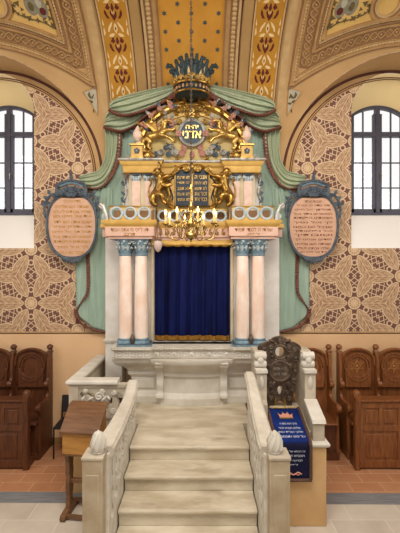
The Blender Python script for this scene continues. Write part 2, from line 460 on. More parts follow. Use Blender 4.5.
# ceiling: coved vault cut by the two window arches
mb = MB()
xs = sorted(set([round(q, 4) for q in frange(-5.0, 5.0, 160)]))
SM = pi + 8.15
prev = None
for x in xs:
    zl = lunz(x); s0 = sz(zl) if zl > Z0 else 0.0
    col = [cs(x, s0 + (pi - s0) * i / 70) for i in range(71)] + [cs(x, pi + 1), cs(x, pi + 3), cs(x, SM)]
    if prev: mb.grid([prev, col], 'creamwall')
    prev = col
for sg in (-1, 1):                                              # arch soffits
    a0 = []
    for i in range(41):
        th = R(-90) + R(180) * i / 40
        X = sg * XL + RL * sin(th); Z = ZL + RL * cos(th)
        if Z < Z0 + .002 or abs(X) > 5: continue
        p = cs(X, sz(Z)); a0.append([Vector((X, YW, Z)), p])
    mb.grid(a0, 'creamwall')
ceiling = tag(mb.build('ceiling'), 'coved cream vault with painted ribs and starred gold centre', kind='structure')

# front wall with two arched window openings
OW, OS, OB = .64, 5.43, 3.20
def opz(x):
    d = abs(abs(x) - XL); return OS + sqrt(max(OW * OW - d * d, 0)) if d < OW else None
mb = MB(); prev = None
wx = set(round(q, 4) for q in frange(-5, 5, 100))
for sg in (-1, 1):
    for k in range(25): wx.add(round(sg * XL + OW * .9999 * cos(pi * k / 24), 5))
    wx |= {round(sg * XL - OW, 5), round(sg * XL + OW, 5)}
wx = sorted(wx)
def wall_cols(mb, xs, zb, ztop, y, m):
    for a, b in zip(xs, xs[1:]):
        if b - a < 1e-6: continue
        mid = (a + b) / 2; inside = abs(abs(mid) - XL) < OW
        ta, tb = ztop(a), ztop(b)
        if ta <= zb and tb <= zb: continue
        if inside and OB > zb:
            mb.add([(a, y, zb), (b, y, zb), (b, y, OB), (a, y, OB)], [(0, 1, 2, 3)], m)
            oa, ob = opz(a) or OS, opz(b) or OS
            mb.add([(a, y, oa), (b, y, ob), (b, y, max(tb, ob)), (a, y, max(ta, oa))], [(0, 1, 2, 3)], m)
        else: mb.add([(a, y, zb), (b, y, zb), (b, y, tb), (a, y, ta)], [(0, 1, 2, 3)], m)
ZD = 1.835
mb.add([(-5, YW, -.02), (5, YW, -.02), (5, YW, ZD), (-5, YW, ZD)], [(0, 1, 2, 3)], 'peach')
wall_cols(mb, wx, ZD, lambda x: max(Z0, lunz(x)), YW, 'creamwall')
wall = tag(mb.build('wall_front', smooth=0), 'plastered front wall with stencilled fields around two arched windows', kind='structure')
for sg in (-1, 1):
    mb = MB()
    pts = sorted([x for x in wx if sg * x > 1.64 and abs(x) < 4.84] + [sg * 1.64, sg * 4.84] + [sg * (XL + 1.6 * cos(pi * k / 30)) for k in range(31)])
    wall_cols(mb, pts, ZD, lambda x: max(ZL, lunz(x, 1.60)), YW - .004, 'pattern')
    xa, xb = sorted((sg * 1.3, sg * 1.64))
    mb.add([(xa, YW - .004, ZD), (xb, YW - .004, ZD), (xb, YW - .004, 3.7), (xa, YW - .004, 3.7)], [(0, 1, 2, 3)], 'pattern')
    mb.build('stencilled_field', wall, smooth=0)
    mb = MB()
    for r, w in ((1.755, .022), (1.655, .008), (1.625, .006)):
        pp = [Vector((sg * (XL - r), YW, 3.6))] + [Vector((sg * (XL - r * cos(a)), YW, ZL + r * sin(a))) for a in frange(0, pi * .62, 40)]
        if sg < 0: pp = pp
        mb.ribbon(pp, Vector((0, -1, 0)), [(-w, 0), (-w, .006), (w, .006), (w, 0)], 'brownline')
    mb.build('arch_line', wall, smooth=0)
mb = MB()
for sg in (-1, 1):
    xa, xb = sorted((sg * 1.3, sg * 5)); mb.box(xa, xb, YW - .008, YW, ZD - .035, ZD - .02, 'brownline'); mb.box(xa, xb, YW - .007, YW, ZD - .02, ZD, 'moldlight')
mb.build('border_line', wall, smooth=0)

for nm_, x_, lab in (('wall_left', -5.0, 'plain grey brown side wall at the left of the hall'), ('wall_right', 5.0, 'plain grey brown side wall at the right of the hall')):
    mb = MB(); mb.add([(x_, -4, 0), (x_, YW, 0), (x_, YW, 6.75), (x_, -4, 6.75)], [(0, 1, 2, 3)], 'hall'); tag(mb.build(nm_, smooth=0), lab, kind='structure')
mb = MB(); mb.add([(-5, -4, 0), (5, -4, 0), (5, -4, 6.75), (-5, -4, 6.75)], [(0, 1, 2, 3)], 'hall'); tag(mb.build('wall_back', smooth=0), 'plain grey brown back wall of the hall', kind='structure')
# windows
def outline(hw, zb, zs, rise, n=20):
    p = [(-hw, zb), (-hw, (zb + zs) / 2), (-hw, zs)]
    r = (hw * hw + rise * rise) / (2 * rise); a = asin(min(1, hw / r)) if rise < hw else pi / 2
    p += [(r * sin(-a + 2 * a * i / n), zs + rise - r + r * cos(-a + 2 * a * i / n)) for i in range(1, n)]
    return p + [(hw, zs), (hw, (zb + zs) / 2), (hw, zb)]
YF = 6.62
for k, sg in enumerate((-1, 1)):
    xc = sg * XL
    win = MB(); FW, FB, FS, FR = .50, 3.80, 5.53, .20
    o = outline(FW, FB, FS, FR); i_ = outline(FW - .05, FB + .06, FS, FR - .05)
    n = len(o)
    for yy0, yy1 in ((YF - .03, YF + .05),):
        v = [(xc + a, yy0, z) for a, z in o] + [(xc + a, yy0, z) for a, z in i_] + [(xc + a, yy1, z) for a, z in o] + [(xc + a, yy1, z) for a, z in i_]
        fs = []
        for j in range(n):
            q = (j + 1) % n
            fs += [(j, q, n + q, n + j), (2 * n + j, 2 * n + q, 3 * n + q, 3 * n + j), (n + j, n + q, 3 * n + q, 3 * n + j), (j, q, 2 * n + q, 2 * n + j)]
        win.add(v, fs, 'frame')
    w = tag(win.build('window_%d' % (k + 1)), ['dark framed arched window at the left', 'dark framed arched window at the right'][k], kind='structure')
    b = MB(); b.box(xc - .035, xc + .035, YF - .05, YF + .05, FB + .05, FS + FR - .06, 'frame'); b.build('mullion', w, bevel=.004)
    zt = PZ(135, YF)
    b = MB(); b.box(xc - FW + .04, xc + FW - .04, YF - .045, YF + .05, zt - .04, zt + .04, 'frame'); b.build('transom', w, bevel=.004)
    for s2 in (-1, 1):
        b = MB(); cx = xc + s2 * .245
        b.box(cx - .009, cx + .009, YF - .015, YF + .02, FB + .1, FS + FR - .10, 'frame')
        for py in (163, 188): b.box(xc + s2 * .03, xc + s2 * (FW - .04), YF - .014, YF + .019, PZ(py, YF) - .009, PZ(py, YF) + .009, 'frame')
        for za, zb in ((FB + .05, zt - .03), (zt + .03, FS + .05)):  # sash rails
            b.box(xc + s2 * .03, xc + s2 * .075, YF - .035, YF + .03, za, zb, 'frame'); b.box(xc + s2 * (FW - .085), xc + s2 * (FW - .04), YF - .035, YF + .03, za, zb, 'frame')
        b.box(xc + s2 * .03, xc + s2 * (FW - .04), YF - .035, YF + .03, FB + .05, FB + .11, 'frame')
        b.build('sash', w, smooth=0)
    b = MB(); b.tube([(xc + .045, YF - .06, 4.52), (xc + .045, YF - .09, 4.52), (xc + .045, YF - .09, 4.42)], .011, 'silver', 8); b.build('window_handle', w)
    b = MB(); b.poly(i_, lambda a, z: (xc + a, YF + .005, z), 'glass'); b.build('glass_pane', w, smooth=0)
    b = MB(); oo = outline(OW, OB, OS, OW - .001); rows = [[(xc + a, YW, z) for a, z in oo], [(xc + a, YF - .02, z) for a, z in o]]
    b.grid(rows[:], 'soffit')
    for q in range(2): b.add([rows[0][0], rows[0][-1], rows[1][-1], rows[1][0]], [(0, 1, 2, 3)], 'sill') if q == 0 else None
    for q, f in enumerate(b.f):                                  # lower jambs and sill white, arch soffit yellowed by painted warm light
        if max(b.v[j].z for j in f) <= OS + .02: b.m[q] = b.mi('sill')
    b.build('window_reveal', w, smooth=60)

# painted and moulded vault decoration
def on(pts, off=0.0): return [cs(x, s, off) for x, s in pts]
def rib(mb, pts, w, h, m, off=0.0, base=0.0):
    mb.ribbon(on(pts, off), [cnorm(s) for x, s in pts], [(-w / 2, base), (-w / 2, h), (w / 2, h), (w / 2, base)], m)
def beads(mb, pts, r, m, step, off=0.0):
    q = resample(on(pts, off), int(sum((b - a).length for a, b in zip(on(pts), on(pts)[1:])) / step * 4))
    mb.tube(q, [r * (.55 + .45 * abs(sin(i * pi / 4))) for i in range(len(q))], m, 6)
SV = 2.9
def straight(X, s0, s1, n=110): return [(X, s) for s in frange(s0, s1, n)]
mb = MB()
rib(mb, straight(0, .0, SM, 140), .92, .004, 'star_ground')
for r_ in range(44):
    for c_ in range(5):
        if (r_ + c_) % 2: continue
        X, s = (c_ - 2) * .19, .35 + r_ * .118
        if s > SM - .1: continue
        p = []
        for k in range(12): rr = .040 if k % 2 == 0 else .020; p.append((X + rr * sin(pi * k / 6), s + rr * cos(pi * k / 6)))
        mb.poly(p, lambda a, b: cs(a, b, .007), 'star')
mb.build('starred_panel', ceiling, smooth=30)
for sg in (-1, 1):
    mb = MB()
    rib(mb, straight(sg * .505, .4, SM), .07, .02, 'mold'); rib(mb, straight(sg * .475, .4, SM), .02, .028, 'molddark')
    rib(mb, straight(sg * .60, .4, SM), .10, .012, 'molddark'); beads(mb, straight(sg * .60, .4, SM, 160), .036, 'moldlight', .06, .012)
    rib(mb, straight(sg * .672, .4, SM), .035, .026, 'moldlight'); rib(mb, straight(sg * .705, .4, SM), .016, .018, 'brownline')
    rib(mb, straight(sg * .80, .4, SM), .15, .008, 'tan')
    mb.build('moulding_band', ceiling)
    mb = MB(); xr = sg * 1.09
    rib(mb, straight(xr, -.1, SM), .40, .010, 'ochre')
    for e in (-1, 1): rib(mb, straight(xr + e * .205, -.1, SM), .022, .02, 'moldlight'); rib(mb, straight(xr + e * .222, -.1, SM), .01, .016, 'brownline')
    def mot(pts, s, m, off=.013): mb.poly([(xr + a, s + b) for a, b in pts], lambda a, b: cs(a, b, off), m)
    for k in range(-3, 15):
        s = 1.165 + .43 * k
        if s < -.05 or s > SM - .3: continue
        mot([(0, -.12), (.042, -.06), (.05, -.01), (.03, .02), (.018, -.03), (0, -.05), (-.018, -.03), (-.03, .02), (-.05, -.01), (-.035, -.06)], s, 'maroon')
        mot([(0, .0), (.022, .04), (.012, .09), (0, .11), (-.012, .09), (-.022, .04)], s, 'maroon')
        for e in (-1, 1):
            mot([(e * a, b) for a, b in [(.055, -.09), (.095, -.085), (.125, -.03), (.12, .03), (.095, .0), (.085, -.04)]], s, 'maroon')
            mot([(e * a, b) for a, b in [(.03, .05), (.06, .02), (.1, .045), (.075, .085), (.05, .11), (.045, .075)]], s, 'maroon')
            mot([(e * a, b) for a, b in [(.005, -.03), (.016, -.02), (.022, .0), (.01, .01)]], s, 'ivory', .016)
            t = s + .215
            mot([(e * a, b) for a, b in [(.03, .09), (.06, .07), (.1, .02), (.115, -.04), (.095, -.045), (.075, .0), (.05, .035)]], t, 'ivory')
            mot([(e * a, b) for a, b in [(.02, -.07), (.05, -.11), (.115, -.105), (.09, -.075), (.05, -.06)]], t, 'ivory')
            mot([(e * a, b) for a, b in [(.15, -.06), (.178, -.1), (.178, -.02), (.165, .02)]], t, 'ivory')
            mot([(e * a, b) for a, b in [(.155, .03), (.178, .05), (.172, .13), (.16, .08)]], t, 'ivory')
        mot([(0, -.07), (.028, -.01), (.02, .04), (0, .075), (-.02, .04), (-.028, -.01)], t, 'ivory')
        mot([(0, -.03), (.011, 0), (0, .03), (-.011, 0)], t, 'maroon', .016)
    mb.build('painted_rib', ceiling, smooth=30)
    mb = MB(); rib(mb, straight(sg * 1.395, .5, SM), .12, .01, 'moldlight'); rib(mb, straight(sg * 1.345, .5, SM), .02, .02, 'tan')
    mb.build('rib_border', ceiling)
    # stuccoed panel over the window arch
    base = []
    for i in range(-30, 61):
        th = R(i); rho = 1.83 + .33 * (th / R(50.7)) ** 2
        X = -XL + rho * sin(th); Z = ZL + rho * cos(th); base.append(Vector((X, sz(Z))))
    def lower(d):
        out = []
        for a, b, c in zip(base, base[1:], base[2:]):
            t = (c - a).normalized(); out.append(b + Vector((-t.y, t.x)) * d)
        return out
    def path(d, top=SV):
        out = []
        for p in lower(d):
            if p.x > -(1.51 + d): break
            out.append((sg * p.x, p.y))
        k = len(out); l = lower(d)
        if k < len(l):
            a, b = l[k - 1], l[k]; f = (-(1.51 + d) - a.x) / (b.x - a.x); q = a.lerp(b, f); out.append((sg * q.x, q.y))
        s0 = out[-1][1]
        return out + [(sg * -(1.51 + d), s) for s in frange(s0, top, 14)[1:]]
    mb = MB()
    rib(mb, path(.012), .024, .02, 'molddark'); rib(mb, path(.04), .035, .035, 'mold')
    beads(mb, path(.075), .026, 'moldlight', .045, .012); rib(mb, path(.105), .02, .03, 'mold')
    rib(mb, path(.30), .03, .035, 'mold'); rib(mb, path(.335), .025, .02, 'molddark'); beads(mb, path(.37), .02, 'moldlight', .04, .01); rib(mb, path(.405), .035, .03, 'mold')
    mb.build('panel_moulding', ceiling)
    mb = MB(); rib(mb, path(.20), .17, .006, 'molddark')
    q = resample([Vector((x, s, 0)) for x, s in path(.20)], 420)
    for ph in (0, pi):
        st = []
        for i, p in enumerate(q):
            a = q[max(0, i - 1)]; b = q[min(len(q) - 1, i + 1)]; t = (b - a).normalized()
            o_ = .048 * sin(i * .30 + ph); z_ = .012 + .006 * cos(i * .30 + ph)
            st.append(cs(p.x - t.y * o_, p.y + t.x * o_, z_))
        mb.tube(st, .011, 'mold', 5)
    for i in range(5, len(q), 21): 
        p = cs(q[i].x, q[i].y, .01); mb.ell(p, .014, 'moldlight', 6, 4)
    mb.build('guilloche_band', ceiling)
    mb = MB(); pl = path(.42); lows = [(x, s) for x, s in pl if abs(x) > 1.931]
    prev = None
    for x, s in lows:
        col = [cs(x, s + (SV - s) * i / 12, .006) for i in range(13)]
        if prev: mb.grid([prev, col], 'panel')
        prev = col
    rng = random.Random(3)
    def blob(px, py, r, m, n=7, off=.010):
        X, s = pcs(px, py); X = abs(X) * sg; a0 = rng.random() * 6
        mb.poly([(X + r * (1 if k % 2 else .45) * cos(a0 + pi * k / n), s + r * (1 if k % 2 else .45) * sin(a0 + pi * k / n)) for k in range(2 * n)], lambda a, b: cs(a, b, off), m)
    def oval(px, py, a_, b_, m, off):
        X, s = pcs(px, py); X = abs(X) * sg
        mb.poly([(X + a_ * cos(t), s + b_ * sin(t)) for t in frange(0, 2 * pi, 18)[:-1]], lambda a, b: cs(a, b, off), m)
    oval(31, 5, .09, .13, 'cart', .009); oval(42, 9, .08, .12, 'cart', .010); oval(36, 1, .10, .14, 'cart', .011)
    oval(31, 6, .04, .06, 'leafpaint', .013); oval(43, 11, .045, .05, 'maroon', .013); oval(38, 2, .04, .07, 'spandrel', .014)
    for x, y in ((14, 5), (13, 10), (18, 13), (24, 15), (30, 18), (38, 20), (46, 22), (53, 25), (50, 18), (17, 3), (56, 28), (51, 9), (48, 3), (44, 18), (22, 9)):
        blob(x, y, .032 + .02 * rng.random(), 'leafpaint', 3 + rng.randrange(3))
    st = [pc(a, b, .012) for a, b in spline([(12, 4), (16, 12), (26, 17), (36, 20), (46, 23), (55, 28), (52, 18), (50, 8)], 6)]
    for p in st: p.x = sg * abs(p.x)
    mb.tube(st, .008, 'leafpaint', 5)
    mb.build('painted_panel', ceiling, smooth=30)
    mb = MB(); X0, s0 = pcs(-6, 3); X0 = sg * abs(X0)
    for rr, h, m in ((.22, .03, 'mold'), (.19, .02, 'molddark'), (.16, .03, 'moldlight')):
        pp = [(X0 + rr * cos(t), s0 + rr * sin(t)) for t in frange(0, 2 * pi, 30)[:-1]]
        mb.ribbon(on(pp), [cnorm(s) for x, s in pp], [(-.016, .004), (-.016, h), (.016, h), (.016, .004)], m, True)
    mb.build('roundel', ceiling)
    mb = MB(); tri = [(83, 92), (96, 87), (97.5, 100), (98, 116), (91, 103)]
    w_ = [pcs(a, b) for a, b in tri]
    mb.poly([(sg * abs(x), s) for x, s in w_], lambda a, b: cs(a, b, .006), 'spandrel')
    for p0, p1 in zip(w_, w_[1:] + w_[:1]): rib(mb, [(sg * abs(p0[0] + (p1[0] - p0[0]) * t), p0[1] + (p1[1] - p0[1]) * t) for t in frange(0, 1, 5)], .014, .012, 'mold')
    def blob2(px, py, r, L, a):
        X, s = pcs(px, py); X = abs(X)
        mb.poly([(sg * (X + L * t * cos(a) - r * k * sin(a)), s + L * t * sin(a) + r * k * cos(a)) for t, k in ((0, 0), (.3, 1), (.7, .8), (1, 0), (.7, -.8), (.3, -1))], lambda a, b: cs(a, b, .010), 'leafpaint')
    for x, y, r_, L_, a_ in ((92, 99, .02, .1, 2.2), (92, 99, .02, .1, .9), (93, 104, .018, .09, 3.0), (94, 103, .02, .1, .5), (90, 97, .016, .08, 1.5), (94, 108, .014, .08, -1.4), (96, 99, .016, .07, 1.2)): blob2(x, y, r_, L_, a_)
    mb.build('painted_spandrel', ceiling, smooth=0)

# floor: pale slabs, grey strip, terracotta tiles under the pews
mb = MB()
mb.add([(-5, -4, 0), (5, -4, 0), (5, 4.55, 0), (-5, 4.62, 0)], [(0, 1, 2, 3)], 'slab')
mb.add([(-5, 4.62, 0), (5, 4.55, 0), (5, 4.78, 0), (-5, 4.85, 0)], [(0, 1, 2, 3)], 'greystrip')
mb.add([(-5, 4.85, 0), (5, 4.78, 0), (5, YW, 0), (-5, YW, 0)], [(0, 1, 2, 3)], 'tile')
floor = tag(mb.build('floor', smooth=0), 'terracotta and pale stone floor with a grey strip', kind='structure')
mb = MB()
for a, b in ((-5, -1.56), (1.56, 5)): mb.box(a, b, YW - .02, YW - .001, 0.0, .10, 'tan')
tag(mb.build('baseboard_front', smooth=0), 'low painted skirting along the front wall', kind='structure')

# ------------------------------------------------------------------ painted cloth hangings on the wall
def hang(sg, label):
    root = empty('swagged_drapery', label, 'drapery', 'fringed draperies flanking the ark', loc=(sg * 1.4, YW, 4))
    inv = Matrix.Translation((-sg * 1.4, -YW, -4))
    def fin(mb, name, solid=.012):
        mb.v = [inv @ q for q in mb.v]; return mb.build(name, root, smooth=60, solid=solid)
    def sheet(name, ta, tb, nf, dep, off, m, ph=0, NU=44, NV=40, taper=(1, 1), pinch=None):
        a = resample([Vector((x, y, 0)) for x, y in spline(ta, 8)], NU); b = resample([Vector((x, y, 0)) for x, y in spline(tb, 8)], NU); rows = []
        for i in range(NU):
            u = i / (NU - 1); row = []; tp = taper[0] + (taper[1] - taper[0]) * u
            for j in range(NV):
                v = j / (NV - 1); p = a[i].lerp(b[i], v)
                f = sin(v * nf * 2 * pi + ph + .8 * sin(3 * u + 2 * v)) * .6 + sin(v * nf * 4.4 * pi + 1.3 + u) * .3
                row.append(pc(p.x, p.y, off + dep * tp * (.55 + .5 * f), sg))
            rows.append(row)
        mb = MB(); mb.grid(rows, m); return fin(mb, name)
    def fringe(pts, w, off, m='drapefringe'):
        q = resample([Vector((x, y, 0)) for x, y in spline(pts, 8)], 70); mb = MB(); P = [pc(p.x, p.y, off + .008 * sin(i * 1.9), sg) for i, p in enumerate(q)]
        mb.tube(P, [1.25 * w * (.8 + .2 * sin(i * 2.3)) for i in range(len(P))], m, 8, flat=.45); fin(mb, 'fringe', 0)
    # cloth hanging flat behind
    sheet('back_cloth', [(120, 128), (119, 150), (116, 170), (107, 186), (104, 200), (104, 225), (104, 250)], [(140, 128), (140, 150), (140, 170), (138, 186), (136, 200), (136, 225), (136, 250)], 2, .02, .012, 'drapeblue')
    sheet('hanging_tail', [(114, 186), (114, 240), (113, 331)], [(97, 186), (84, 235), (77, 310)], .1, .01, .02, 'drapeblue') if False else None
    ta = [(77 + (112 - 77) * i / 12, 186) for i in range(13)]
    yb = lambda x: 311 + 20 * (1 - (max(0, 112 - x) / 35.0) ** 2.4)
    NU, NV = 30, 60; rows = []
    for i in range(NU):
        row = []
        for j in range(NV):
            v = j / (NV - 1); y = 188 + (331 - 188) * v * 1.0
            xl = 97 - 20 * min(1, max(0, (y - 190) / 62.0)) if y < 252 else 77
            x = xl + (113 - xl) * i / (NU - 1); y2 = 188 + (yb(max(77, 77 + (113 - 77) * i / (NU - 1))) - 188) * v
            row.append(pc(x, y2, .03 + .03 * (.5 + .5 * sin(i * .62 + .4 * sin(v * 5))), sg))
        rows.append(row)
    mb = MB(); mb.grid(rows, 'drapeblue'); fin(mb, 'hanging_tail')
    fringe([(77, 309), (79, 318), (84, 324), (92, 328), (105, 331), (111, 332)], .035, .07)
    fringe([(89, 245), (89.5, 270), (89, 291), (84, 300), (78, 309)], .028, .075)
    # the swagged folds
    sheet('tail', [(106.5, 130), (107.5, 148), (106, 162), (100, 172), (91, 175), (81, 178)], [(122, 132), (121, 150), (118.5, 163), (113, 176), (105, 186), (95, 190), (83, 187)], 3, .07, .05, 'drape', 1.0)
    fringe([(121.5, 133), (120.5, 150), (118.5, 163), (113, 176), (105.5, 186), (96, 190), (83, 187)], .038, .09)
    sheet('swag', [(178, 92), (160, 98), (140, 102), (122, 107), (112, 112), (108, 118)], [(173, 100), (158, 108), (146, 118), (134, 129), (121, 133), (106.5, 129)], 3, .09, .08, 'drape', 2.0, taper=(.3, 1))
    fringe([(174, 99), (160, 107), (147, 117), (134, 129), (121, 133), (107, 129)], .055, .15)
    sheet('swag', [(180, 83), (165, 85.5), (150, 89), (135, 93), (122, 97), (114, 102), (112.5, 107)], [(180, 91), (170, 98), (158, 105.5), (145, 111), (131, 116), (120, 115), (113, 111)], 3, .09, .13, 'drape', .4, taper=(.3, 1))
    fringe([(178, 92), (170, 98), (158, 106), (145, 112), (131, 116.5), (120, 115.5), (113, 111)], .055, .21)
hang(-1 * -1, 'sage green fringed drapery hanging behind the plaque with gilt lettering')
hang(-1, 'sage green fringed drapery hanging behind the plaque with brown lettering')

# ------------------------------------------------------------------ inscribed medallions
HEB = ['מודים אנחנו לך', 'שאתה הוא אלהינו', 'ואלהי אבותינו לעולם', 'ועד צור חיינו מגן', 'ישענו אתה הוא לדור', 'ודור נודה לך ונספר', 'תהלתך על חיינו', 'המסורים בידך ועל', 'נשמותינו הפקודות', 'לך ועל נסיך', 'שבכל יום עמנו', 'ועל נפלאותיך', 'וטובותיך']
def medallion(sg, label, nlines, mt, pool):
    Yc = 5.98; sc = Yc / F
    root = empty('inscribed_medallion', label, 'wall plaque', 'oval inscribed plaques beside the ark', loc=(0, 0, 0))
    base = A(72, 225.8, Yc); X0 = sg * base.x * 1.0; Z0_ = base.z
    root.location = (X0, YW, Z0_)
    def W(a, b, y=0.0): return (a * sc, Yc + y - YW, -b * sc)        # photo-pixel offsets from the centre
    def shape(k):
        out = []
        for i in range(56):
            t = 2 * pi * i / 56; c, s = cos(t), sin(t); e = 2 / 2.6
            x = 24.5 * k * (abs(c) ** e) * (1 if c > 0 else -1); y = (31 + (0 if s < 0 else 1)) * k * (abs(s) ** e) * (1 if s > 0 else -1)
            if s > 0: x *= 1 - .10 * s
            out.append((x, y))
        return out
    mb = MB(); o = shape(1.0); n = len(o)
    mb.add([W(a, b, 0) for a, b in o] + [W(a, b, .06) for a, b in o], [list(range(n))] + [(i, (i + 1) % n, n + (i + 1) % n, n + i) for i in range(n)], 'plaque')
    pl = mb.build('plaque', root, smooth=30)
    mb = MB()
    for k, r in ((1.02, .018), (.975, .007)): mb.tube([W(a, b, -.012) for a, b in shape(k)], r, 'slate', 8, True)
    mb.build('rim', root)
    for i in range(nlines):
        mb = MB()
        y = -24.5 + 51 * i / (nlines - 1); f = sqrt(max(.12, 1 - (abs(y) / 33.5) ** 2.7)) * 39
        if i == 0: f = 17
        textfit(mb, pool[i % len(pool)], 0, y, f, 51 / nlines * .72, lambda a, b: W(a, 2 * (-24.5 + 51 * i / (nlines - 1)) - b, -.004), mt)
        mb.build('lettering_line', root, smooth=0)
    def S(a, b): return (a * sc, -b * sc)
    yy = Yc - YW - .02
    mb = MB(); cp = spline([(-13, -28), (-14, -37), (-10.5, -41.5), (0, -44), (10.5, -41.5), (14, -37), (13, -28)], 5); n = len(cp)
    mb.add([W(a, b, 0) for a, b in cp] + [W(a, b, .05) for a, b in cp], [list(range(n))] + [(i, (i + 1) % n, n + (i + 1) % n, n + i) for i in range(n)], 'plaque')
    mb.tube([W(a, b, -.03) for a, b in spline([(-13.5, -34), (0, -38), (13.5, -34)], 6)], .022, 'slate', 8)
    mb.tube([W(a, b, -.03) for a, b in spline([(-14, -29), (-14.5, -37), (-11, -42), (0, -44.5), (11, -42), (14.5, -37), (14, -29)], 6)], .027, 'slate', 8)
    mb.tube([W(a, b, -.03) for a, b in spline([(-12, -39), (0, -42.5), (12, -39)], 6)], .016, 'blue', 6)
    for e in (-1, 1):
        for cx, cy, r in ((5, -35, 4.2), (11, -33, 3.4), (2.6, -31, 2.6)): x, z = S(e * cx, cy); scroll(mb, x, z, r * sc, yy - .02, 'slate', pi / 2, e, 1.3, .020)
        for k in range(4): x, z = S(e * (3 + 3.2 * k), -44.5 + .55 * k * k); mb.ell((x, yy - .02, z), .022, 'slate', 8, 5)
    x, z = S(0, -48); mb.ell((x, yy - .02, z), (.03, .02, .045), 'slate', 10, 6); x, z = S(0, -51.5); mb.ell((x, yy - .02, z), .025, 'slate', 8, 5)
    flower(mb, *S(0, -35), .045, yy - .03, 'slate', 'slate')
    mb.build('crown_crest', root)
    for e in (-1, 1):                                                # side volutes and foot
        mb = MB()
        mb.tube([W(e * a, b, -.02) for a, b in spline([(14, -31), (20, -31), (25, -25), (27, -17), (26.5, -9)], 6)], [.012 + .012 * sin(pi * i / 24) for i in range(25)], 'slate', 8)
        x, z = S(e * 17, -29.5); scroll(mb, x, z, 3.0 * sc, yy, 'slate', pi / 2, e, 1.3, .016)
        x, z = S(e * 24, -22); scroll(mb, x, z, 2.4 * sc, yy, 'slate', 0, -e, 1.2, .014)
        x, z = S(e * 26.6, -10); mb.ell((x, yy, z), (.02, .02, .045), 'slate', 8, 6)
        for k in range(3): x, z = S(e * (21.5 + 2.2 * k), -31 + 5 * k); leaf(mb, x, z, .09, .03, (pi / 2 - e * (.4 + .5 * k)), yy, 'slate')
        mb.build('volute', root)
    mb = MB()
    for k in range(-2, 3): x, z = S(k * 2.0, 33); leaf(mb, x, z, .10 - .014 * abs(k), .028, -pi / 2 + k * .35, yy - .01, 'slate', .02)
    for e in (-1, 1): x, z = S(e * 7, 33.2); scroll(mb, x, z, 2.3 * sc, yy, 'slate', pi / 2, -e, 1.2, .02)
    mb.build('foot_ornament', root)
medallion(1, 'oval plaque with gilt lettering in a crowned slate frame, on the patterned wall', 11, 'plaquegold', HEB)
medallion(-1, 'oval plaque with brown lettering in a crowned slate frame, on the patterned wall', 13, 'plaquebrown', HEB[4:] + HEB[:4])
# ------------------------------------------------------------------ the ark
ark = empty('holy_ark', 'tall crowned carved ark with paired pink columns, gilt griffins and lions', 'ark', loc=(0, 5.6, .85))
AI = Matrix.Translation((0, -5.6, -.85))
def ak(mb, name, parent=None, smooth=35, bevel=0, solid=0):
    mb.v = [AI @ q for q in mb.v]; return mb.build(name, parent if parent is not None else ark, smooth, bevel, solid=solid)
HB = YW - .03
# base under the shelf
mb = MB()
bay = [(-.92, HB), (-.92, 5.68), (-.50, 5.68), (-.44, 5.60), (-.3, 5.565), (-.15, 5.55), (0, 5.545), (.15, 5.55), (.3, 5.565), (.44, 5.60), (.50, 5.68), (.92, 5.68), (.92, HB)]
prof = [(-.12, 1.56), (.24, 1.56), (.235, 1.52), (.20, 1.47), (.12, 1.42), (.06, 1.37), (.035, 1.33), (.045, 1.315), (.045, 1.28), (.02, 1.265), (.01, 1.24), (.0, 1.23), (0, 1.02), (.012, 1.01), (.03, .97), (.045, .95), (.045, .852), (-.12, .852)]
mb.mould(bay, prof, 'stonelight'); mb.box(-.85, .85, 5.75, HB, .852, 1.56, 'stonelight')
ak(mb, 'base', smooth=30)
for sg in (-1, 1):
    mb = MB(); x = sg * .47
    pr = [(5.60, 1.52), (5.37, 1.52), (5.38, 1.47), (5.45, 1.40), (5.51, 1.33), (5.53, 1.24), (5.52, 1.15), (5.535, 1.05), (5.50, 1.0), (5.50, .96), (5.60, .96)]
    mb.prism(spline(pr, 4, True), 'x', x - .05, x + .05, 'stonelight')
    mb.cyl((x - .06, 5.43, 1.475), (x + .06, 5.43, 1.475), .05, 'stonelight'); mb.cyl((x - .058, 5.53, .99), (x + .058, 5.53, .99), .035, 'stonelight')
    ak(mb, 'scroll_bracket', bevel=.004)
    mb = MB(); x0, x1 = sg * .56, sg * .86
    mb.box(x0, x1, 5.665, 5.69, 1.06, 1.20, 'stonelight'); ak(mb, 'sunk_panel', bevel=.01)
# shelf with frieze
mb = MB()
sp = [(-1.12, HB), (-1.12, 5.40), (-.60, 5.40), (-.56, 5.45), (.56, 5.45), (.60, 5.40), (1.12, 5.40), (1.12, HB)]
mb.mould(sp, [(-.3, 1.56), (-.02, 1.56), (.0, 1.575), (.0, 1.675), (.012, 1.68), (.035, 1.70), (.045, 1.73), (.045, 1.745), (-.3, 1.745)], 'stonelight')
mb.box(-1.0, 1.0, 5.6, HB, 1.56, 1.745, 'stonelight')
ak(mb, 'shelf', smooth=30)
def key(mb, cx, y, w):                                              # fret ornament
    n = int(w / .085)
    for i in range(n):
        x = cx - w / 2 + (i + .5) * w / n; z = 1.625; a = .032
        mb.tube([(x - a, y, z - a), (x - a, y, z + a), (x + a, y, z + a), (x + a, y, z - .01), (x, y, z - .01)], .0075, 'white', 4)
for sg in (-1, 1): mb = MB(); key(mb, sg * .86, 5.396, .48); ak(mb, 'fret_ornament', smooth=50)
mb = MB()
for k in range(-6, 7):
    x = k * .085
    if k % 3 == 0:
        mb.ell((x, 5.445, 1.625), (.034, .012, .034), 'white', 12, 5); mb.ell((x, 5.435, 1.625), (.014, .01, .014), 'stone', 8, 4)
    else: mb.tube([(x + .026 * cos(t), 5.446, 1.625 + .026 * sin(t)) for t in frange(0, 2 * pi, 12)[:-1]], .006, 'white', 4, True)
ak(mb, 'rosette_frieze', smooth=50)
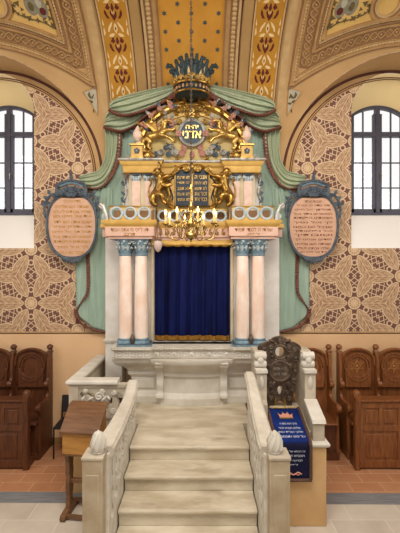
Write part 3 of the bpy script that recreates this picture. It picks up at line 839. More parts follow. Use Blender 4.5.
for xa, xb, y in ((-1.14, -.6, 5.362), (-.58, .58, 5.412), (.6, 1.14, 5.362)):
    mb = MB(); n = int((xb - xa) / .036)
    mb.tube([(xa, y + .006, 1.712), (xb, y + .006, 1.712)], .012, 'stonelight', 6)
    for i in range(n): mb.ell((xa + (xb - xa) * (i + .5) / n, y, 1.712), (.017, .012, .02), 'stonelight', 6, 4)
    ak(mb, 'leaf_moulding', smooth=50)
# body of the ark
ZS = 1.745; ZT = 3.33
for sg in (-1, 1):
    mb = MB(); a, b = sorted((sg * .585, sg * 1.10)); mb.box(a, b, 5.72, HB, ZS, ZT, 'white')
    a, b = sorted((sg * .585, sg * .625)); mb.box(a, b, 5.69, 5.72, ZS, ZT, 'cream'); a, b = sorted((sg * .82, sg * .87)); mb.box(a, b, 5.66, 5.72, ZS + .06, ZT, 'silver')
    ak(mb, 'side_wall', bevel=.005)
    mb = MB(); a, b = sorted((sg * 1.10, sg * 1.36)); mb.box(a, b, 5.86, HB, .852, 3.36, 'white')
    mb.mould([(a, HB), (a, 5.86), (b, 5.86), (b, HB)], [(-.02, 1.70), (.02, 1.71), (.03, 1.75), (.0, 1.78), (-.02, 1.78)], 'stonelight')
    mb.mould([(a, HB), (a, 5.86), (b, 5.86), (b, HB)], [(-.02, 1.0), (.02, 1.0), (.02, .852), (-.02, .852)], 'stonelight')
    ak(mb, 'side_pilaster', bevel=.004)
mb = MB(); mb.box(-.6, .6, 6.0, HB, ZS, ZT, 'darkblue'); ak(mb, 'niche_back')
mb = MB(); mb.box(-.62, .62, 5.66, 5.78, 3.215, 3.34, 'yellow')
wv = []
for i in range(49): x = -.57 + 1.14 * i / 48; wv.append((x, 5.645, 3.225 - .018 * abs(sin(i * pi / 6))))
mb.tube(wv, .014, 'gold', 6); mb.box(-.6, .6, 5.64, 5.66, 3.23, 3.25, 'goldlight')
ak(mb, 'niche_lintel')
# columns
for px in (125.5, 141.3):
    for sg in (-1, 1):
        Y = 5.52; x = sg * abs(PX(px, Y)) ; z0, z1 = 1.80, 3.07
        mb = MB(); mb.lathe([(.098 - .012 * max(0, (t - .3) / .7) ** 1.4 + .004 * sin(pi * t), z0 + (z1 - z0) * t) for t in frange(0, 1, 16)], (x, Y, 0), 'marble', 24)
        c = ak(mb, 'column')
        mb = MB(); mb.lathe([(.125, ZS + .035), (.125, ZS + .055), (.118, ZS + .07), (.105, ZS + .078), (.112, ZS + .09), (.112, ZS + .102), (.1, ZS + .112)], (x, Y, 0), 'blue', 24); ak(mb, 'column_base', c)
        mb = MB(); mb.lathe([(.088, 3.055), (.098, 3.062), (.098, 3.075), (.088, 3.082), (.086, 3.10), (.09, 3.2), (.105, 3.25), (.118, 3.275)], (x, Y, 0), 'blue', 20)
        for row, (zz, L, n) in enumerate(((3.085, .085, 9), (3.13, .10, 9))):
            for k in range(n):
                a = 2 * pi * (k + .5 * row) / n; rr = .092; d = Vector((cos(a), sin(a), 0)); t = Vector((-sin(a), cos(a), 0))
                rows = []
                for i in range(5):
                    q = i / 4; w = .026 * sin(pi * (.15 + .75 * q)); out = rr + .035 * q * q + .006; rows.append([Vector((x, Y, zz + L * q - .02 * max(0, q - .75) * 4)) + d * (out - .008 * abs(kk)) + t * (w * kk) for kk in (-1, 0, 1)])
                mb.grid(rows, 'paleblue' if row else 'blue'); mb.ell(Vector((x, Y, zz + L)) + d * (rr + .04), .013, 'paleblue', 6, 4)
        for k in range(4):
            a = pi / 4 + k * pi / 2; p = Vector((x + .125 * cos(a), Y + .125 * sin(a), 3.245)); t = Vector((cos(a), sin(a), 0))
            mb.tube([p + t * (.026 * cos(q) * (1 - q / 9)) + Vector((0, 0, .026 * sin(q) * (1 - q / 9))) for q in frange(0, 5, 14)], .010, 'paleblue', 6)
        mb.ell((x, Y - .115, 3.262), (.018, .014, .02), 'paleblue', 8, 5)
        mb.prism([(x + .13 * a, Y + .13 * b) for a, b in ((-1, -1), (-.5, -.86), (.5, -.86), (1, -1), (.86, 0), (1, 1), (-1, 1), (-.86, 0))], 'z', 3.272, 3.30, 'slate')
        ak(mb, 'column_capital', c)
for sg in (-1, 1):
    mb = MB(); a, b = sorted((sg * .585, sg * 1.08)); mb.box(a, b, 5.385, 5.72, ZS, ZS + .022, 'blue'); mb.box(a + .015, b - .015, 5.40, 5.72, ZS + .022, ZS + .038, 'slate'); ak(mb, 'column_plinth', bevel=.004)
    mb = MB(); x = sg * (abs(PX(125.5, 5.52)) + abs(PX(141.3, 5.52))) / 2; mb.lathe([(.02, 0), (.032, .03), (.036, .06), (.03, .09), (.016, .11), (.012, .13)], (x, 5.44, ZS + .04), 'bronze', 14); ak(mb, 'bronze_boss')
# lower entablature
ent = [(-1.24, HB), (-1.24, 5.38), (-.54, 5.38), (-.54, 5.62), (.54, 5.62), (.54, 5.38), (1.24, 5.38), (1.24, HB)]
mb = MB()
mb.mould(ent, [(-.2, 3.30), (-.03, 3.30), (-.03, 3.335), (0, 3.34), (0, 3.47), (-.2, 3.47)], 'pink')
mb.box(-1.1, 1.1, 5.75, HB, 3.31, 3.47, 'pink')
for sg in (-1, 1): a, b = sorted((sg * .7, sg * 1.1)); mb.box(a, b, 5.5, HB, 3.31, 3.47, 'pink'); a, b = sorted((sg * 1.2, sg * 1.40)); mb.box(a, b, 5.84, HB, 3.36, 3.50, 'pink')
ak(mb, 'entablature', smooth=30)
mb = MB()
mb.mould(ent, [(-.2, 3.47), (.0, 3.47), (.012, 3.49), (.03, 3.505), (.045, 3.53), (.05, 3.565), (-.2, 3.565)], 'yellow')
for sg in (-1, 1): a, b = sorted((sg * .7, sg * 1.2)); mb.box(a, b, 5.5, HB, 3.48, 3.565, 'yellow'); a, b = sorted((sg * 1.2, sg * 1.42)); mb.box(a, b, 5.80, HB, 3.50, 3.56, 'yellow')
mb.box(-1.1, 1.1, 5.75, HB, 3.48, 3.565, 'yellow')
ak(mb, 'balcony_cornice', smooth=30)
for sg, t1, t2 in ((-1, 'דע לפני מי אתה עומד', 'תרנב'), (1, 'שויתי ה לנגדי תמיד', 'לפק')):
    fn = lambda a, b: (a, 5.377, b)
    mb = MB(); textfit(mb, t1, sg * .89, 3.432, .54, .06, fn, 'frieze_gold'); ak(mb, 'lettering_line', smooth=0); mb = MB(); textfit(mb, t2, sg * .89, 3.362, .17, .042, fn, 'frieze_gold'); ak(mb, 'lettering_line', smooth=0)
mb = MB()
for k in range(-5, 6):
    x = k * .095; e = 1 if k > 0 else -1
    if k: scroll(mb, x, 3.40, .036, 5.615, 'gold', pi / 2, e, 1.2, .009); leaf(mb, x - .03 * e, 3.44, .06, .012, pi / 2 - e * .8, 5.612, 'gold', .006)
flower(mb, 0, 3.40, .045, 5.612, 'gold')
ak(mb, 'frieze_scrollwork')
# balcony balustrade of ringed openings
def balus(x0, x1, n, Y):
    p = (x1 - x0) / n; zc = 3.66; r = min(p * .44, .082)
    mb = MB(); plate(mb, [(x0, 3.563), (x1, 3.563), (x1, 3.752), (x0, 3.752)], [[(x0 + (i + .5) * p + r * .92 * cos(t), zc + r * .92 * sin(t)) for t in frange(0, 2 * pi, 20)[:-1]] for i in range(n)], .03, lambda a, b, c: (a, Y + c, b), 'yellow')
    bl = ak(mb, 'balustrade', smooth=30)
    for i in range(n):
        xc = x0 + (i + .5) * p; mb = MB()
        mb.tube([(xc + r * cos(t), Y - .018, zc + r * sin(t)) for t in frange(0, 2 * pi, 28)[:-1]], .0185, 'paleblue', 8, True); ak(mb, 'balustrade_ring', bl)
        if i: mb = MB(); mb.tube([(x0 + i * p + .018 * cos(t), Y - .02, zc + .02 * sin(t)) for t in frange(0, 2 * pi, 12)[:-1]], .011, 'blue', 6, True); ak(mb, 'small_ring', bl)
    mb = MB(); mb.box(x0 - .01, x1 + .01, Y - .03, Y + .03, 3.748, 3.768, 'goldlight'); ak(mb, 'balcony_rail', bevel=.005)
for sg in (-1, 1):
    a, b = sorted((sg * .58, sg * 1.17)); balus(a, b, 3, 5.37)
    for xx in (sg * 1.21,): 
        mb = MB(); mb.tube([(xx, 5.38, 3.56), (xx + sg * .02, 5.38, 3.66), (xx + sg * .06, 5.38, 3.76), (xx + sg * .11, 5.38, 3.80)], [.035, .03, .026, .02], 'silver', 8); scroll(mb, xx + sg * .07, 3.77, .05, 5.38, 'silver', pi / 2, -sg, 1.3, .018)
        scroll(mb, xx + sg * .03, 3.62, .045, 5.38, 'paleblue', -pi / 2, sg, 1.3, .016); ak(mb, 'corner_volute')
balus(-.52, .52, 6, 5.66)
# upper storey
mb = MB(); mb.box(-1.0, 1.0, 5.84, HB - .05, 3.56, 4.42, 'cream'); mb.box(-.56, .56, 5.80, 5.84, 3.56, 4.36, 'field'); ak(mb, 'upper_wall', smooth=0)
for sg in (-1, 1):
    mb = MB(); a, b = sorted((sg * .56, sg * .96)); mb.box(a, b, 5.72, 5.90, 3.56, 4.37, 'cream'); ak(mb, 'upper_pier', bevel=.005)
    for pc_ in (.655, .85):
        x = sg * pc_
        mb = MB(); mb.box(x - .062, x + .062, 5.68, 5.73, 3.66, 4.20, 'urn'); mb.box(x - .072, x + .072, 5.665, 5.73, 3.565, 3.66, 'pink'); p_ = ak(mb, 'pilaster', bevel=.006)
        mb = MB(); mb.box(x - .065, x + .065, 5.685, 5.73, 4.20, 4.27, 'blue'); mb.box(x - .085, x + .085, 5.655, 5.73, 4.285, 4.31, 'slate')
        for e in (-1, 1): scroll(mb, x + e * .052, 4.255, .028, 5.668, 'paleblue', pi / 2, -e, 1.2, .010)
        for k in (-1, 0, 1): leaf(mb, x + k * .035, 4.20, .07, .018, pi / 2, 5.68, 'paleblue', .015)
        ak(mb, 'pilaster_capital', p_)
    mb = MB()                                                     # side wing of scrolls
    X = sg * 1.0
    mb.tube([(X + sg * a, 5.80, z) for a, z in spline([(.0, 4.32), (.05, 4.22), (.02, 4.05), (.06, 3.9), (.05, 3.75), (.13, 3.62)], 6)], .022, 'silver', 8)
    for a, z, r, d in ((.06, 4.20, .042, 1), (.05, 4.08, .03, -1), (.07, 3.95, .04, 1), (.06, 3.82, .035, -1), (.13, 3.68, .05, 1), (.05, 4.31, .035, -1)): scroll(mb, X + sg * a, z, r, 5.79, 'slate' if d > 0 else 'silver', pi / 2, sg * d, 1.3, .014)
    for z in (4.14, 4.0, 3.88, 3.74): leaf(mb, X + sg * .03, z, .09, .025, pi / 2 - sg * .9, 5.78, 'slate')
    mb.box(*sorted((sg * .96, sg * 1.05)), 5.82, 5.90, 3.57, 4.36, 'white')
    ak(mb, 'scroll_wing')
# tablets in their cartouche
YT = 5.70; zt0, zt1 = PZ(206, YT), PZ(169, YT)
def tabshape(x0, x1, top): 
    r = (x1 - x0) / 2
    return [(x0, zt0), (x1, zt0)] + [((x0 + x1) / 2 + r * cos(t), top - r * .75 + r * .75 * sin(t)) for t in frange(0, pi, 12)]
for x0, x1 in ((-.262, -.004), (.004, .262)):
    mb = MB(); mb.prism(tabshape(x0, x1, zt1), 'y', YT, YT + .05, 'darkblue'); t_ = ak(mb, 'commandment_tablet', bevel=.008)
    L = ['לא תרצח', 'לא תנאף', 'לא תגנב', 'לא תענה', 'לא תחמד'] if x0 < 0 else ['אנכי ה', 'לא יהיה', 'לא תשא', 'זכור את', 'כבד את']
    mb = MB()
    for i, s in enumerate(L): textfit(mb, s, (x0 + x1) / 2, zt1 - .125 - i * .084, .185, .055, lambda a, b: (a, YT - .004, b), 'goldlight')
    ak(mb, 'lettering', t_, smooth=0)
    mb = MB(); mb.tube([(a, YT - .004, b) for a, b in tabshape(x0, x1, zt1)], .011, 'gold', 6, True); ak(mb, 'tablet_edge', t_)
mb = MB()
for sg in (-1, 1):
    pts = spline([(.03, 4.415), (.10, 4.43), (.19, 4.41), (.25, 4.35), (.29, 4.30), (.36, 4.27), (.40, 4.18), (.37, 4.08), (.345, 3.98), (.38, 3.90), (.34, 3.82), (.27, 3.79)], 6)
    mb.tube([(sg * a, 5.69, b) for a, b in pts], [.024 + .008 * sin(i * .35) for i in range(len(pts))], 'gold', 8)
    mb.tube([(sg * (a - .05 * (1 if b < 4.3 else 0)), 5.71, b - .035) for a, b in pts[14:]], .012, 'teal', 6)
    scroll(mb, sg * .09, 4.385, .055, 5.66, 'goldlight', pi / 2, sg, 1.5, .02); scroll(mb, sg * .235, 4.375, .05, 5.66, 'goldlight', pi / 2, -sg, 1.5, .02)
    scroll(mb, sg * .37, 4.22, .04, 5.66, 'gold', 0, sg, 1.3, .016)
    scroll(mb, sg * .33, 3.86, .04, 5.66, 'gold', 0, -sg, 1.3, .016)
    mb.prism([(sg * a, b) for a, b in ((.26, 4.3), (.34, 4.25), (.37, 4.17), (.34, 4.06), (.31, 3.97), (.34, 3.88), (.28, 3.82), (.25, 3.82))], 'y', 5.715, 5.74, 'yellow')
leaf(mb, 0, 4.36, .12, .04, pi / 2, 5.66, 'goldlight', .03)
ak(mb, 'gilded_cartouche')
# standing lions
def lion(sg):
    mb = MB(); Y = 5.66; sc = Y / F
    def q(px, py, dy=0.0): return Vector((sg * -PX(px, Y), Y + dy, PZ(py, Y))) if False else Vector((sg * PX(px, Y), Y + dy, PZ(py, Y)))
    def limb(pts, rs, m='gold'): mb.tube([q(*p) for p in spline(pts, 5)], [r[0] * sc for r in spline([(r,) for r in rs], 5)], m, 10)
    limb([(155.5, 203, 0), (155, 196, 0), (158, 190, -.01), (161, 183, -.02), (160, 176, -.03)], [3.2, 5.0, 4.2, 4.6, 3.6])
    mb.ell(q(157.5, 173, -.05), (4.3 * sc, 4.0 * sc, 4.6 * sc), 'gold', 12, 8); mb.ell(q(154.5, 174.5, -.07), (2.4 * sc, 2.4 * sc, 1.9 * sc), 'gold', 10, 6)
    for e in (-1, 1): mb.ell(q(157.5 + e * 2.6, 168.8, -.03), (1.3 * sc, 1 * sc, 1.5 * sc), 'gold', 8, 5)
    rng = random.Random(5)
    for i in range(26):
        a = rng.random() * 2 * pi; r_ = 3.2 + 1.6 * rng.random(); mb.ell(q(159.8 + r_ * cos(a) * .9, 177.5 + 1.45 * r_ * sin(a), -.03 - .02 * rng.random()), (1.3 * sc, 1.2 * sc, 1.9 * sc), 'gold', 6, 4)
    limb([(161, 180, -.05), (165, 178, -.07), (169.5, 176.5, -.07), (171, 178, -.08)], [2.6, 2.0, 1.7, 2.1])
    limb([(162, 184, -.05), (166.5, 187, -.08), (170.5, 185.5, -.08), (172, 187, -.08)], [2.6, 2.1, 1.7, 2.1])
    limb([(157, 195, -.05), (162.5, 197, -.08), (163.5, 202, -.07), (166.5, 204.5, -.08)], [4.2, 3.4, 2.2, 1.9])
    limb([(154, 196, -.03), (152.5, 201, -.06), (155, 205, -.06), (158, 206, -.08)], [4.2, 3.2, 2.4, 1.9])
    limb([(153, 200, 0), (149, 196, 0), (149, 188, 0), (151.5, 182, 0), (149.5, 178, -.01)], [1.3, 1.1, 1.0, 1.0, 1.9])
    ak(fuse(mb, .0085), 'gilded_lion', smooth=60)
for sg in (1, -1): lion(sg)
# upper entablature
uent = [(-1.02, HB), (-1.02, 5.62), (-.50, 5.62), (-.50, 5.74), (.50, 5.74), (.50, 5.62), (1.02, 5.62), (1.02, HB)]
mb = MB(); mb.box(-.55, .55, 5.74, 5.76, 3.56, 3.75, 'ringback'); ak(mb, 'balcony_backing')
for sg in (-1, 1): mb = MB(); mb.box(sg * .57, sg * 1.17, 5.62, 5.64, 3.566, 3.74, 'ringback'); ak(mb, 'balcony_backing')
mb = MB(); mb.mould(uent, [(-.2, 4.31), (0, 4.31), (.01, 4.33), (.015, 4.40), (.03, 4.41), (.05, 4.44), (.06, 4.47), (-.2, 4.47)], 'yellow'); mb.box(-.9, .9, 5.8, HB, 4.32, 4.47, 'yellow'); ak(mb, 'upper_entablature', smooth=30)
mb = MB(); mb.mould(uent, [(-.2, 4.47), (.07, 4.47), (.08, 4.485), (.08, 4.50), (.06, 4.515), (-.2, 4.515)], 'silver'); mb.box(-.9, .9, 5.8, HB, 4.47, 4.513, 'silver'); ak(mb, 'upper_cornice', smooth=30)
# semicircular pediment
YP = 5.70; ZC = 4.50; RP = .90
mb = MB(); mb.prism([(RP * .97 * cos(t), ZC + RP * .99 * sin(t)) for t in frange(0, pi, 40)], 'y', YP, YP + .16, 'field')
ak(mb, 'pediment_field', smooth=30)
mb = MB()
arc = [Vector((-RP * .93 * cos(t), YP, ZC + RP * .96 * sin(t))) for t in frange(.12, pi - .12, 44)]
mb.ribbon(arc, Vector((0, -1, 0)), [(-.055, -.02), (-.055, .05), (-.03, .07), (-.01, .05), (.02, .05), (.04, .025), (.05, .02), (.05, -.02)], 'gold')
mb.ribbon([Vector((p.x * .83, p.y, ZC + (p.z - ZC) * .83)) for p in arc], Vector((0, -1, 0)), [(-.02, 0), (-.02, .03), (.02, .03), (.02, 0)], 'yellow')
ak(mb, 'pediment_arch')
rng = random.Random(11)
for i in range(13):
    t = .45 + (pi - .9) * i / 12; r = RP * 1.015; x, z = -r * cos(t), ZC + r * sin(t) * 1.0
    if abs(x) < .2: continue
    mb = MB(); m = ('rose', 'silver', 'slate')[i % 3]; e = 1 if x > 0 else -1
    flower(mb, x, z, .042, YP - .06, 'rose'); scroll(mb, x + .075 * sin(t), z - .075 * cos(t) * -1 * (-1) , .042, YP - .05, ('silver', 'slate', 'teal')[i % 3], t, e, 1.3, .014)
    leaf(mb, x, z, .13, .03, t * -1 + pi + rng.uniform(-.5, .5), YP - .04, ('slate', 'gold', 'silver')[i % 3], .02)
    leaf(mb, x, z, .12, .028, pi - t + pi / 2 * e + rng.uniform(-.4, .4), YP - .04, ('silver', 'teal', 'rose')[i % 3], .02)
    scroll(mb, x * .93, ZC + (z - ZC) * .93, .035, YP - .07, ('gold', 'rose', 'goldlight')[i % 3], t + 1, -e, 1.3, .012)
    ak(mb, 'crest_flower')
for sg in (-1, 1):                                                # gilt scrolls under the crown and rinceaux in the field
    for x, z, r, a, d, th, m in ((.07, 5.325, .06, pi, 1, .022, 'goldlight'), (.15, 5.28, .05, pi / 2, -1, .02, 'gold'), (.06, 5.20, .05, -pi / 2, 1, .017, 'gold'), (.24, 5.22, .05, pi / 2, 1, .017, 'gold'),
                                 (.33, 5.10, .045, 0, -1, .015, 'rose'), (.30, 5.18, .035, pi, 1, .013, 'silver'), (.36, 5.0, .04, pi / 2, 1, .014, 'slate'), (.25, 4.63, .06, pi / 2, -1, .018, 'silver'), (.36, 4.60, .05, pi / 2, 1, .016, 'slate'),
                                 (.47, 4.62, .05, pi, -1, .016, 'silver'), (.57, 4.59, .045, pi / 2, 1, .015, 'slate'), (.16, 4.60, .05, 0, 1, .018, 'rose'), (.12, 4.70, .045, pi / 2, -1, .016, 'rose'), (.56, 4.93, .05, pi / 2, 1, .016, 'gold'), (.45, 5.06, .045, 0, -1, .016, 'gold'), (.66, 4.74, .045, 0, 1, .016, 'gold'), (.31, 4.72, .04, 0, -1, .014, 'silver'), (.40, 4.70, .035, pi, 1, .013, 'slate'), (.22, 4.53, .03, 0, 1, .012, 'gold'), (.50, 4.54, .03, pi, 1, .012, 'silver'), (.27, 4.82, .035, pi / 2, 1, .012, 'goldlight'), (.20, 5.09, .04, pi, -1, .014, 'goldlight'), (.62, 4.88, .035, 0, -1, .013, 'silver'), (.41, 5.15, .035, pi / 2, 1, .013, 'silver'), (.52, 5.03, .03, 0, 1, .012, 'rose'), (.69, 4.82, .03, 0, 1, .012, 'rose')):
        mb = MB(); scroll(mb, sg * x, z, r, YP - .035, m, a if sg > 0 else pi - a, sg * d, 1.4, th); ak(mb, 'carved_scroll')
    for x, z, L, w, a, m in ((.20, 4.60, .16, .03, .35, 'silver'), (.30, 4.66, .15, .03, .9, 'slate'), (.42, 4.60, .15, .03, .3, 'silver'), (.10, 4.62, .12, .03, 1.2, 'rose'), (.33, 5.02, .14, .035, 1.9, 'rose'), (.12, 5.2, .14, .03, .6, 'goldlight'), (.26, 5.06, .12, .03, 2.4, 'silver')):
        mb = MB(); leaf(mb, sg * x, z, L, w, a if sg > 0 else pi - a, YP - .02, m, .025); ak(mb, 'carved_leaf')
    for x, z, r in ((.31, 5.06, .05), (.28, 4.98, .035)): mb = MB(); flower(mb, sg * x, z, r, YP - .05, 'rose'); ak(mb, 'carved_flower')
mb = MB(); leaf(mb, 0, 5.20, .16, .05, pi / 2, YP - .05, 'goldlight', .03); flower(mb, 0, 5.18, .05, YP - .06, 'goldlight'); ak(mb, 'carved_flower')
mb = MB(); leaf(mb, 0, 4.66, .14, .05, -pi / 2, YP - .03, 'rose', .03); ak(mb, 'carved_leaf')
# shield with the divine names
ZE = PZ(134, YP); RE = .182
mb = MB(); mb.prism([(RE * 1.0 * cos(t), ZE + RE * 1.02 * sin(t)) for t in frange(0, 2 * pi, 40)[:-1]], 'y', YP - .06, YP + .02, 'emblem_blue'); sh = ak(mb, 'round_emblem')
mb = MB(); mb.tube([(RE * 1.05 * cos(t), YP - .06, ZE + RE * 1.07 * sin(t)) for t in frange(0, 2 * pi, 44)[:-1]], .020, 'silver', 8, True); mb.tube([(RE * .97 * cos(t), YP - .066, ZE + RE * .99 * sin(t)) for t in frange(0, 2 * pi, 44)[:-1]], .010, 'silver', 6, True)
for e in (-1, 1): flower(mb, e * RE * 1.1, ZE - .02, .05, YP - .09, 'rose', 'rose')
ak(mb, 'emblem_rim', sh)
mb = MB(); textfit(mb, 'יהוה', 0, ZE + .085, .19, .055, lambda a, b: (a, YP - .064, b), 'goldlight'); textfit(mb, 'אדני', 0, ZE - .03, .28, .11, lambda a, b: (a, YP - .064, b), 'goldlight'); ak(mb, 'lettering', sh, smooth=0)
# griffins either side of the emblem
def griffin(sg):
    mb = MB(); Y = 5.62; sc = Y / F
    def q(px, py, dy=0.0): return Vector((sg * PX(px, Y), Y + dy, PZ(py, Y)))
    def limb(pts, rs): mb.tube([q(*p) for p in spline(pts, 5)], [r[0] * sc for r in spline([(r,) for r in rs], 5)], 'goldlight', 10)
    limb([(146, 140, 0), (150, 137, 0), (156, 135.5, 0), (162, 133, -.01), (164.5, 128, -.02), (165, 123.5, -.02)], [3.0, 3.6, 3.2, 3.6, 2.4, 2.0])
    mb.ell(q(166, 121.5, -.03), (2.7 * sc, 2.2 * sc, 2.3 * sc), 'goldlight', 10, 6); limb([(167.5, 121, -.03), (170, 121.8, -.04), (170.8, 123.8, -.04)], [1.5, 1.1, .6])
    for e in (0, 1): limb([(164.5, 120, -.02 + .03 * e), (163, 116.8, -.02 + .03 * e)], [1.1, .5])
    for i in range(6): mb.ell(q(162.8 - .1 * i, 122.5 + 1.8 * i, -.03), (1.3 * sc, 1.2 * sc, 1.1 * sc), 'goldlight', 6, 4)
    limb([(161, 135, -.03), (166, 137.5, -.05), (171, 140, -.05), (174, 143.5, -.05)], [2.4, 1.9, 1.5, 1.6])
    limb([(162, 133, -.03), (168, 131, -.05), (172.5, 131.5, -.06), (175.5, 129.5, -.06)], [2.4, 1.8, 1.4, 1.6])
    limb([(147, 139, -.03), (150.5, 143, -.05), (148.5, 147, -.05), (152, 150.5, -.06)], [3.2, 2.4, 1.6, 1.7])
    limb([(145, 140, -.01), (142.5, 144, -.02), (145, 147.5, -.02), (143.5, 151, -.03), (147, 152, -.04)], [3.0, 2.2, 1.5, 1.4, 1.6])
    limb([(144, 139, 0), (140.5, 136, 0), (139.5, 131, 0), (142, 128, 0)], [1.1, .9, .9, 1.6])
    for k in range(7):
        a = k / 6; limb([(158 - .5 * k, 132, .01), (156 - 1.8 * k, 127 - 1.0 * k + a * 2, .02), (154.5 - 2.1 * k, 119.5 + .9 * k, .02)], [1.4, 1.25, .5])
    ak(fuse(mb, .008, 'goldlight'), 'gilded_griffin', smooth=60)
for sg in (1, -1): griffin(sg)
# pedestals and urn finials
for sg in (-1, 1):
    Y = 5.66; x = sg * .82
    mb = MB(); mb.box(x - .085, x + .085, Y - .08, Y + .08, 4.51, 4.70, 'yellow'); mb.box(x - .105, x + .105, Y - .1, Y + .1, 4.70, 4.73, 'goldlight'); mb.box(x - .1, x + .1, Y - .095, Y + .095, 4.51, 4.54, 'goldlight')
    flower(mb, x, 4.62, .045, Y - .085, 'slate', 'silver'); pd = ak(mb, 'urn_pedestal', bevel=.006)
    mb = MB(); mb.lathe([(.03, 4.73), (.05, 4.74), (.03, 4.765), (.025, 4.78), (.06, 4.82), (.075, 4.86), (.07, 4.91), (.045, 4.96), (.028, 4.99), (.012, 5.02)], (x, Y, 0), 'urn', 20); ak(mb, 'urn_finial', pd)
    mb = MB()
    for e, z, r in ((-1, 4.57, .05), (1, 4.57, .05)): scroll(mb, x - sg * .16 + e * .06, z, r, Y - .04, 'gold', pi / 2, e, 1.4, .017)
    mb.ell((x - sg * .15, Y - .05, 4.56), (.05, .03, .05), 'goldlight'); leaf(mb, x - sg * .15, 4.57, .14, .04, pi / 2, Y - .04, 'gold', .03); ak(mb, 'corner_acroterion'); mb = MB(); scroll(mb, x + sg * .15, 4.54, .05, Y - .02, 'silver', pi / 2, sg, 1.3, .017)
    ak(mb, 'corner_scroll')
# the crown
YC = 5.50; zc0 = PZ(96, YC); rc = PX(210, YC) - PX(193, YC)
mb = MB(); mb.lathe([(rc * .82, zc0 - .02), (rc * .98, zc0), (rc * 1.0, zc0 + .03), (rc * .93, zc0 + .05), (rc * .93, zc0 + .1), (rc * 1.02, zc0 + .12), (rc * 1.02, zc0 + .14), (rc * .86, zc0 + .14), (rc * .8, zc0 + .02)], (0, YC, 0), 'teal', 32, sy=.8)
cr = ak(mb, 'crown')
mb = MB(); ring = lambda z, k=1.03: [Vector((rc * k * cos(t), YC + rc * k * .8 * sin(t), z)) for t in frange(0, 2 * pi, 48)[:-1]]
mb.tube(ring(zc0 + .135), .022, 'gold', 8, True); mb.tube(ring(zc0 + .01, 1.0), .016, 'gold', 8, True)
for k in range(24):
    a = 2 * pi * k / 24; mb.ell((rc * .98 * cos(a), YC + rc * .78 * sin(a), zc0 + .075), (.018, .018, .03), 'goldlight' if k % 2 else 'rose', 8, 5)
ak(mb, 'crown_band', cr)
for k in range(11):
    a = pi + pi * k / 10; mb = MB(); p = Vector((rc * 1.03 * cos(a), YC + rc * .82 * sin(a), zc0 + .14)); t = Vector((-sin(a), cos(a) * .8, 0)).normalized(); o_ = Vector((cos(a), sin(a), 0)) * .03
    big = 1.05 if k == 5 else (.9 if k % 2 else .65)
    for dx, dz, r in ((0, .03, .022), (0, .06, .028), (-.035, .085, .022), (.035, .085, .022), (0, .11, .022), (0, .14, .012)): big2 = 1.3; mb.ell(p + t * dx * big + o_ * dz * 6 * .1 + Vector((0, 0, dz * big * .8)), r * big * 1.05, 'goldlight', 8, 5)
    ak(mb, 'crown_fleuron', cr)
for row, (n, hs, w_) in enumerate(((9, 1.0, .050), (6, .74, .042))):   # plume of tall curling leaves
    for k in range(n):
        u = -1 + 2 * k / (n - 1); hgt = (.47 - .13 * abs(u) ** 1.7) * hs; x0 = u * rc * .62; y0 = YC + .03 - .07 * (1 - u * u) * (1 + row * .5)
        pts = [Vector((x0 + u * .15 * hs * (q / 10) ** 1.6, y0 - .05 * (q / 10) ** 2, zc0 + .09 + hgt * (q / 10))) for q in range(11)]
        mb = MB(); mb.tube(pts, [w_ * (.7 + .5 * sin(pi * q / 10)) * (1 if q < 9 else .7) for q in range(11)], 'teal', 10, flat=.5)
        tip = pts[-1]; e = 1 if u > 0 else -1
        mb.ell(tip, (.026, .02, .034), 'teal', 10, 6)
        if abs(u) > .75: scroll(mb, tip.x + u * .03, tip.z, .03, tip.y - .01, 'teal', pi / 2, -e, 1.1, .016)
        lf = ak(mb, 'plume_leaf', cr)
        mb = MB(); mb.tube([p + Vector((0, -w_ * .55, 0)) for p in pts[2:9]], [.004, .016, .022, .024, .022, .016, .004], 'field' if (k + row) % 2 else 'teal', 6, flat=.5); mb.v = [AI @ q for q in mb.v]; lf2 = mb.build('leaf_rib', cr)
mb = MB()
for sg in (-1, 1): mb.tube([(sg * .1, 5.72, 5.30), (sg * .1, 5.6, zc0 - .05), (sg * .12, 5.52, zc0)], .025, 'gold', 8)
mb.box(-.10, .10, 5.60, 5.86, 5.31, 5.35, 'gold')
ak(mb, 'crown_support', cr)
# ------------------------------------------------------------------ curtain hanging in the ark
mb = MB(); rows = []
def cfold(u, v): return 5.80 + (.034 * sin(u * 44 + 1.2 * sin(v * 2)) + .014 * sin(u * 83 + 1 + v)) * (.55 + .45 * v) + .014 * sin(u * 13)
for j in range(31):
    v = j / 30; rows.append([(-.575 + 1.15 * i / 140, cfold(i / 140, v), 3.235 - (3.235 - 1.815) * v) for i in range(141)])
mb.grid(rows, 'velvet')
cur = tag(mb.build('ark_curtain', smooth=80, solid=.01), 'midnight blue velvet curtain hanging between the pink column pairs', 'curtain')
mb = MB(); rows = [[(-.575 + 1.15 * i / 280, cfold(i / 280, 1) - .012 + .004 * (i % 2), z) for i in range(281)] for z in (1.835, 1.80, 1.765)]
mb.grid(rows, 'fringe'); mb.build('gold_fringe', cur, smooth=0, solid=.008)
mb = MB(); mb.cyl((-.58, 5.80, 3.24), (.58, 5.80, 3.24), .014, 'brass', 10); mb.build('curtain_rod', cur)
